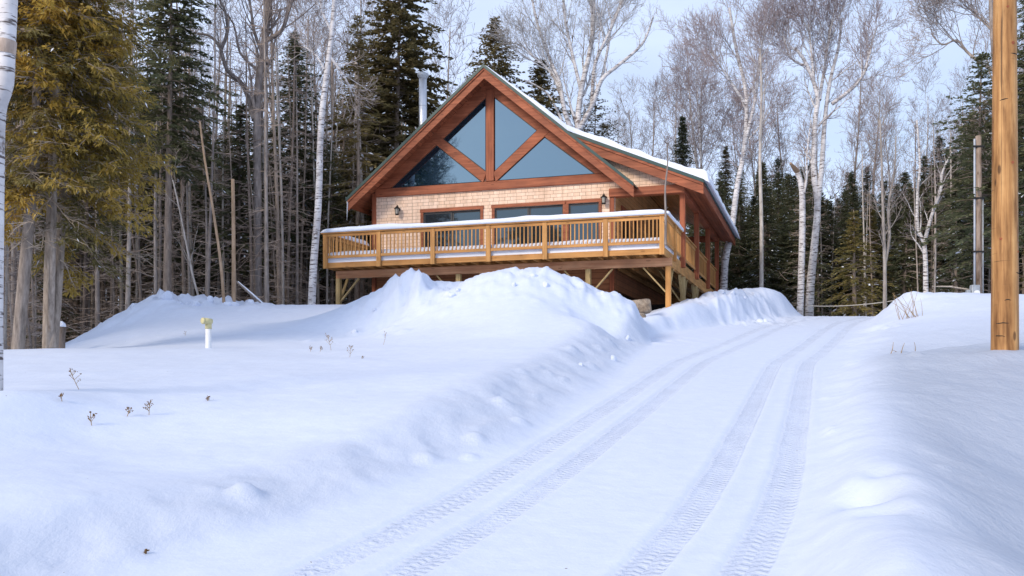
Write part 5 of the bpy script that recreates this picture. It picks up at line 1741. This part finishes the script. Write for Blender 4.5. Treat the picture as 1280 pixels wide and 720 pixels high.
# boulders by the deck post
def boulder(px, py, d, w, hh, seed, label):
    p = P(px, py, d)
    bm = bmesh.new(); bmesh.ops.create_icosphere(bm, subdivisions=4, radius=1)
    for v in bm.verts:
        c = v.co.copy()
        n = 1 + .30 * float(fbm(np.array(c.x * 1.3 + seed), np.array(c.y * 1.3 + c.z * 1.7), 4, seed)) + .10 * float(vnoise(np.array(c.x * 4 + seed), np.array(c.z * 4 + c.y * 3), seed))
        v.co = Vector((max(-.8, min(.86, c.x * n)) * w / 2 * 1.15, c.y * n * w / 2.4, max(-.8, min(.78, c.z * n)) * hh / 2 * 1.25))
    me = bpy.data.meshes.new('boulder'); bm.to_mesh(me); bm.free()
    me.polygons.foreach_set('use_smooth', [True] * len(me.polygons))
    me.materials.append(ROCK)
    o = link('boulder', me); o.location = p; o.rotation_euler = (0, .12 if seed == 3 else -.05, seed)
    tag(o, label, 'boulder', 'boulders under the deck')
boulder(799, 384, 26.0, .72, .42, 3, 'upper grey brown boulder in the gap beside the corner deck post')
boulder(798, 402, 25.3, .56, .46, 5, 'lower tan boulder wedged between the two snow heaps')

# stump, fallen stem, icicle, sapling, cable
x, y = at(75, 21.0)
st = root('stump', 'short grey stump with a cap of snow beside the twin trunk', 'stump', (x, y, gz(x, y)))
hh = P(75, 408, 21).z - st.location.z
m = MB(); m.tube([(0, 0, -.4), (.01, 0, hh * .5), (.03, 0, hh)], [.11, .10, .095], 12); m.build('trunk', BARKB, st, smooth=True)
m = MB(); m.tube([(.03, 0, hh - .01), (.03, 0, hh + .06), (.03, 0, hh + .12)], [.10, .09, .02], 12); m.build('snow_cap', SNOW, st, smooth=True)
a, b_ = P(296, 352, 30.5), P(334, 386, 29.8)
lg = root('fallen_log', 'thin fallen stem dusted with snow, leaning out of the left wood', 'log', b_)
m = MB(); m.tube([a - b_, (a - b_) * .5, Vector((0, 0, 0))], [.035, .045, .05], 8); m.build('trunk', BARK, lg, smooth=True)
m = MB(); m.tube([(a - b_) * .95 + Vector((0, 0, .04)), (a - b_) * .5 + Vector((0, 0, .05)), Vector((0, 0, .05))], [.02, .03, .03], 6); m.build('snow_cap', SNOW, lg, smooth=True)

ic0 = CORNER + Vector((CT * (LS + .02) + ST * (FR - .02), -ST * (LS + .02) + CT * (FR - .02), LZ - ZB - .10))
m = MB(); m.tube([(0, 0, 0), (.005, 0, -.12), (-.01, 0, -.4), (-.015, 0, -.72)], [.035, .026, .018, .004], 8)
ice, nt_i, bi = new_mat('ice', .12)
bi.inputs['Base Color'].default_value = (.78, .83, .9, 1)
bi.inputs['Transmission Weight'].default_value = .35
bi.inputs['IOR'].default_value = 1.31
o = m.build('icicle', ice, None, smooth=True); o.location = ic0
tag(o, 'long icicle hanging from the left eave of the cabin', 'icicle')

a = P(831.5, 306, 27.75)
sp_ = root('sapling_stick', 'bare thin sapling stick upright at the front deck corner', 'stick', a)
tb, tw = Tubes(), Tubes()
pl = [P(831.5, 306, 27.75) - a, P(832, 270, 27.75) - a, P(831.5, 235, 27.75) - a, P(834.5, 205, 27.75) - a, P(834, 180, 27.75) - a]
pts, rad = stem(tb, [tuple(p) for p in pl], .040, .016, 7, 4)
rngs = random.Random(2)
for i in range(1, len(pts) - 1, 2):
    q = curve(rngs, pts[i], perp_dir(rngs, (0, 0, 1), 1.0), .10 if i < 12 else .18, 2, .2, .1); tw.add(q, [.012, .010, .006], 4)
for k in range(3):
    q = curve(rngs, pts[-1], perp_dir(rngs, (0, 0, 1), 1.2), .14, 2, .3, 0); tw.add(q, [.018, .016, .01], 4)
link('stem', tb.mesh('stem', BARK), sp_); link('twig', tw.mesh('twig', BARKB), sp_)

a, b_ = P(1006, 382, 37), P(1122, 375, 34.5)
m = MB()
pts = []
for k in range(13):
    f = k / 12
    p = a.lerp(b_, f); pts.append(p + Vector((0, 0, -.10 * 4 * f * (1 - f))) - a)
m.tube(pts, [.018] * 13, 6)
o = m.build('cable', WIRE, None, smooth=True); o.location = a
tag(o, 'pale slack cable strung low across the end of the drive', 'cable')
a, b_ = P(1166, 358, 33), P(1212, 362, 31.5)
m = MB(); m.tube([Vector((0, 0, 0)), (b_ - a) * .5 + Vector((0, 0, .05)), b_ - a], [.02, .03, .025], 6)
o = m.build('fallen_branch', BARKL, None, smooth=True); o.location = a
tag(o, 'pale fallen branch lying behind the right snow bank by the meter box', 'branch')

# dead weeds poking through the snow
def weed(px, py, hpx, d, label, seed, lean=0.0, heads=6, group=None):
    rngq = random.Random(seed)
    x, y = at(px, d)
    z0 = gz(x, y)
    o = root('dry_weed', label, 'weed', (x, y, z0 - .02), 0, group)
    H = hpx / F * d
    tb, hd = Tubes(), MB()
    st_ = curve(rngq, (0, 0, 0), unit((lean, 0, 1)), H, 5, .08, .0)
    tb.add(st_, [.0035] * 6, 3)
    for k in range(heads):
        i = rngq.randint(2, 4)
        az = rngq.uniform(0, 6.28)
        q = curve(rngq, st_[i], unit((math.cos(az), math.sin(az), 1.0)), H * rngq.uniform(.2, .45), 3, .12, .05)
        tb.add(q, [.0025] * 4, 3)
        c = Vector(q[-1])
        for j in range(4):
            e = c + Vector((rngq.uniform(-.014, .014), rngq.uniform(-.014, .014), rngq.uniform(-.008, .012)))
            hd.tube([e, e + Vector((0, 0, .008))], [.0045, .003], 5)
    for j in range(3):
        e = Vector(st_[-1]) + Vector((rngq.uniform(-.012, .012), rngq.uniform(-.012, .012), 0))
        hd.tube([e, e + Vector((0, 0, .014))], [.006, .003], 5)
    link('stem', tb.mesh('stem', STEMM), o)
    hd.build('seed_head', SEED, o)
def row_depth(px, py, lo=5.0, hi=24.0):
    """distance at which the snow is seen at this pixel"""
    d = lo
    while d < hi:
        if gz((px - 640) / F * d, d) >= P(px, py, d).z: return d
        d += .05
    return hi
for i, (px, py, hpx, lean, heads, lab) in enumerate((
        (100, 487, 27, -.5, 7, 'tall leaning dry weed with a brown tuft, nearest the white birch'),
        (78, 503, 10, -.2, 6, 'low dry weed clump below the tall leaning weed'),
        (115, 535, 19, -.1, 7, 'dry weed with pale stems standing alone at the edge of the left snow hump'),
        (158, 522, 13, .3, 6, 'small dry weed left of its taller neighbour in the snowfield'),
        (186, 519, 18, .0, 9, 'bushy dry weed in the middle of the left snowfield'),
        (259, 502, 7, .2, 5, 'tiny dry weed tip alone in the snow right of the others'),
        (388, 440, 7, .0, 5, 'leftmost low dry weed of the cluster before the big heap'),
        (400, 440, 8, .2, 5, 'second low dry weed of the cluster before the big heap'),
        (414, 438, 20, -.1, 9, 'tallest dry weed of the cluster before the big heap'),
        (437, 447, 15, .2, 7, 'dry weed at the right of the cluster before the big heap'),
        (452, 448, 4, .4, 3, 'stub of dry weed right below the cluster'),
        (479, 431, 16, .25, 2, 'single dry stalk on the foot of the big heap'),
        (231, 420, 6, .2, 3, 'tiny twig in the snow left of the white pipe'),
        (183, 694, 7, .1, 4, 'yellowish weed tip in the scraped bank at the bottom left'))):
    weed(px, py, hpx, row_depth(px, py), lab, 100 + i, lean, heads)

# dry grass on the right bank
def grass(px, py, n, hpx, label, seed):
    d = row_depth(px, py, 6, 30)
    x, y = at(px, d)
    o = root('dry_grass', label, 'grass tuft', (x, y, gz(x, y) - .03))
    rngq = random.Random(seed); tb = Tubes()
    for k in range(n):
        H = hpx / F * d * rngq.uniform(.6, 1.2)
        q = curve(rngq, (rngq.uniform(-.25, .35), rngq.uniform(-.1, .1), 0), unit((rngq.uniform(-.9, .3), rngq.uniform(-.2, .2), 1)), H, 5, .12, -.10)
        tb.add(q, [.007, .007, .006, .005, .004, .003], 3)
    link('blade', tb.mesh('blade', STEMM), o)
grass(1136, 398, 16, 36, 'tuft of dry straw coloured grass on the right snow bank', 8)
grass(1126, 440, 4, 16, 'small dry twig lower on the right snow bank', 9)

# broken lumps of snow along the ploughed banks
def chunk_mesh(seed):
    bm = bmesh.new(); bmesh.ops.create_icosphere(bm, subdivisions=3, radius=1)
    rs = np.random.RandomState(seed)
    pl = [(Vector(rs.normal(size=3)).normalized(), rs.uniform(.55, .85)) for _ in range(9)]
    for v in bm.verts:
        c = v.co.copy()
        for n_, dd in pl:
            k = c.dot(n_) - dd
            if k > 0: c -= n_ * k
        c *= 1 + .12 * float(fbm(np.array(c.x * 2.5 + seed), np.array(c.y * 2.5 + c.z), 3, seed))
        v.co = c
    me = bpy.data.meshes.new('snow_chunk'); bm.to_mesh(me); bm.free()
    me.materials.append(GROUND_CHUNK)
    me.polygons.foreach_set('use_smooth', [True] * len(me.polygons))
    return me
GROUND_CHUNK = LUMP
CH = [chunk_mesh(k) for k in range(4)]
rch = random.Random(55)
spots = []
for k in range(3):
    y_ = 14 + 8.5 * rch.random()
    spots.append((float(np.interp(y_, *XLs)) - rch.uniform(.05, .5), y_, rch.uniform(.05, .11)))
for k in range(9): spots.append((rch.uniform(-4, 2.4), rch.uniform(21.3, 22.6), rch.uniform(.06, .13)))
for k in range(12): spots.append((rch.uniform(-11.8, -8), rch.uniform(27.8, 29.0), rch.uniform(.10, .24)))
for k in range(6): spots.append((rch.uniform(6.2, 8.8), rch.uniform(29, 31.5), rch.uniform(.07, .15)))
for i, (x, y, r_) in enumerate(spots):
    o = link('snow_chunk', CH[i % 4])
    o.location = (x, y, gz(x, y) - r_ * .12)
    o.rotation_euler = (rch.uniform(0, 6), rch.uniform(0, 6), rch.uniform(0, 6))
    o.scale = (r_ * rch.uniform(.8, 1.3), r_ * rch.uniform(.8, 1.2), r_ * rch.uniform(.6, .9))
    tag(o, 'broken lump of snow lying on the ploughed snow banks', 'snow chunk', 'snow chunks along the banks')
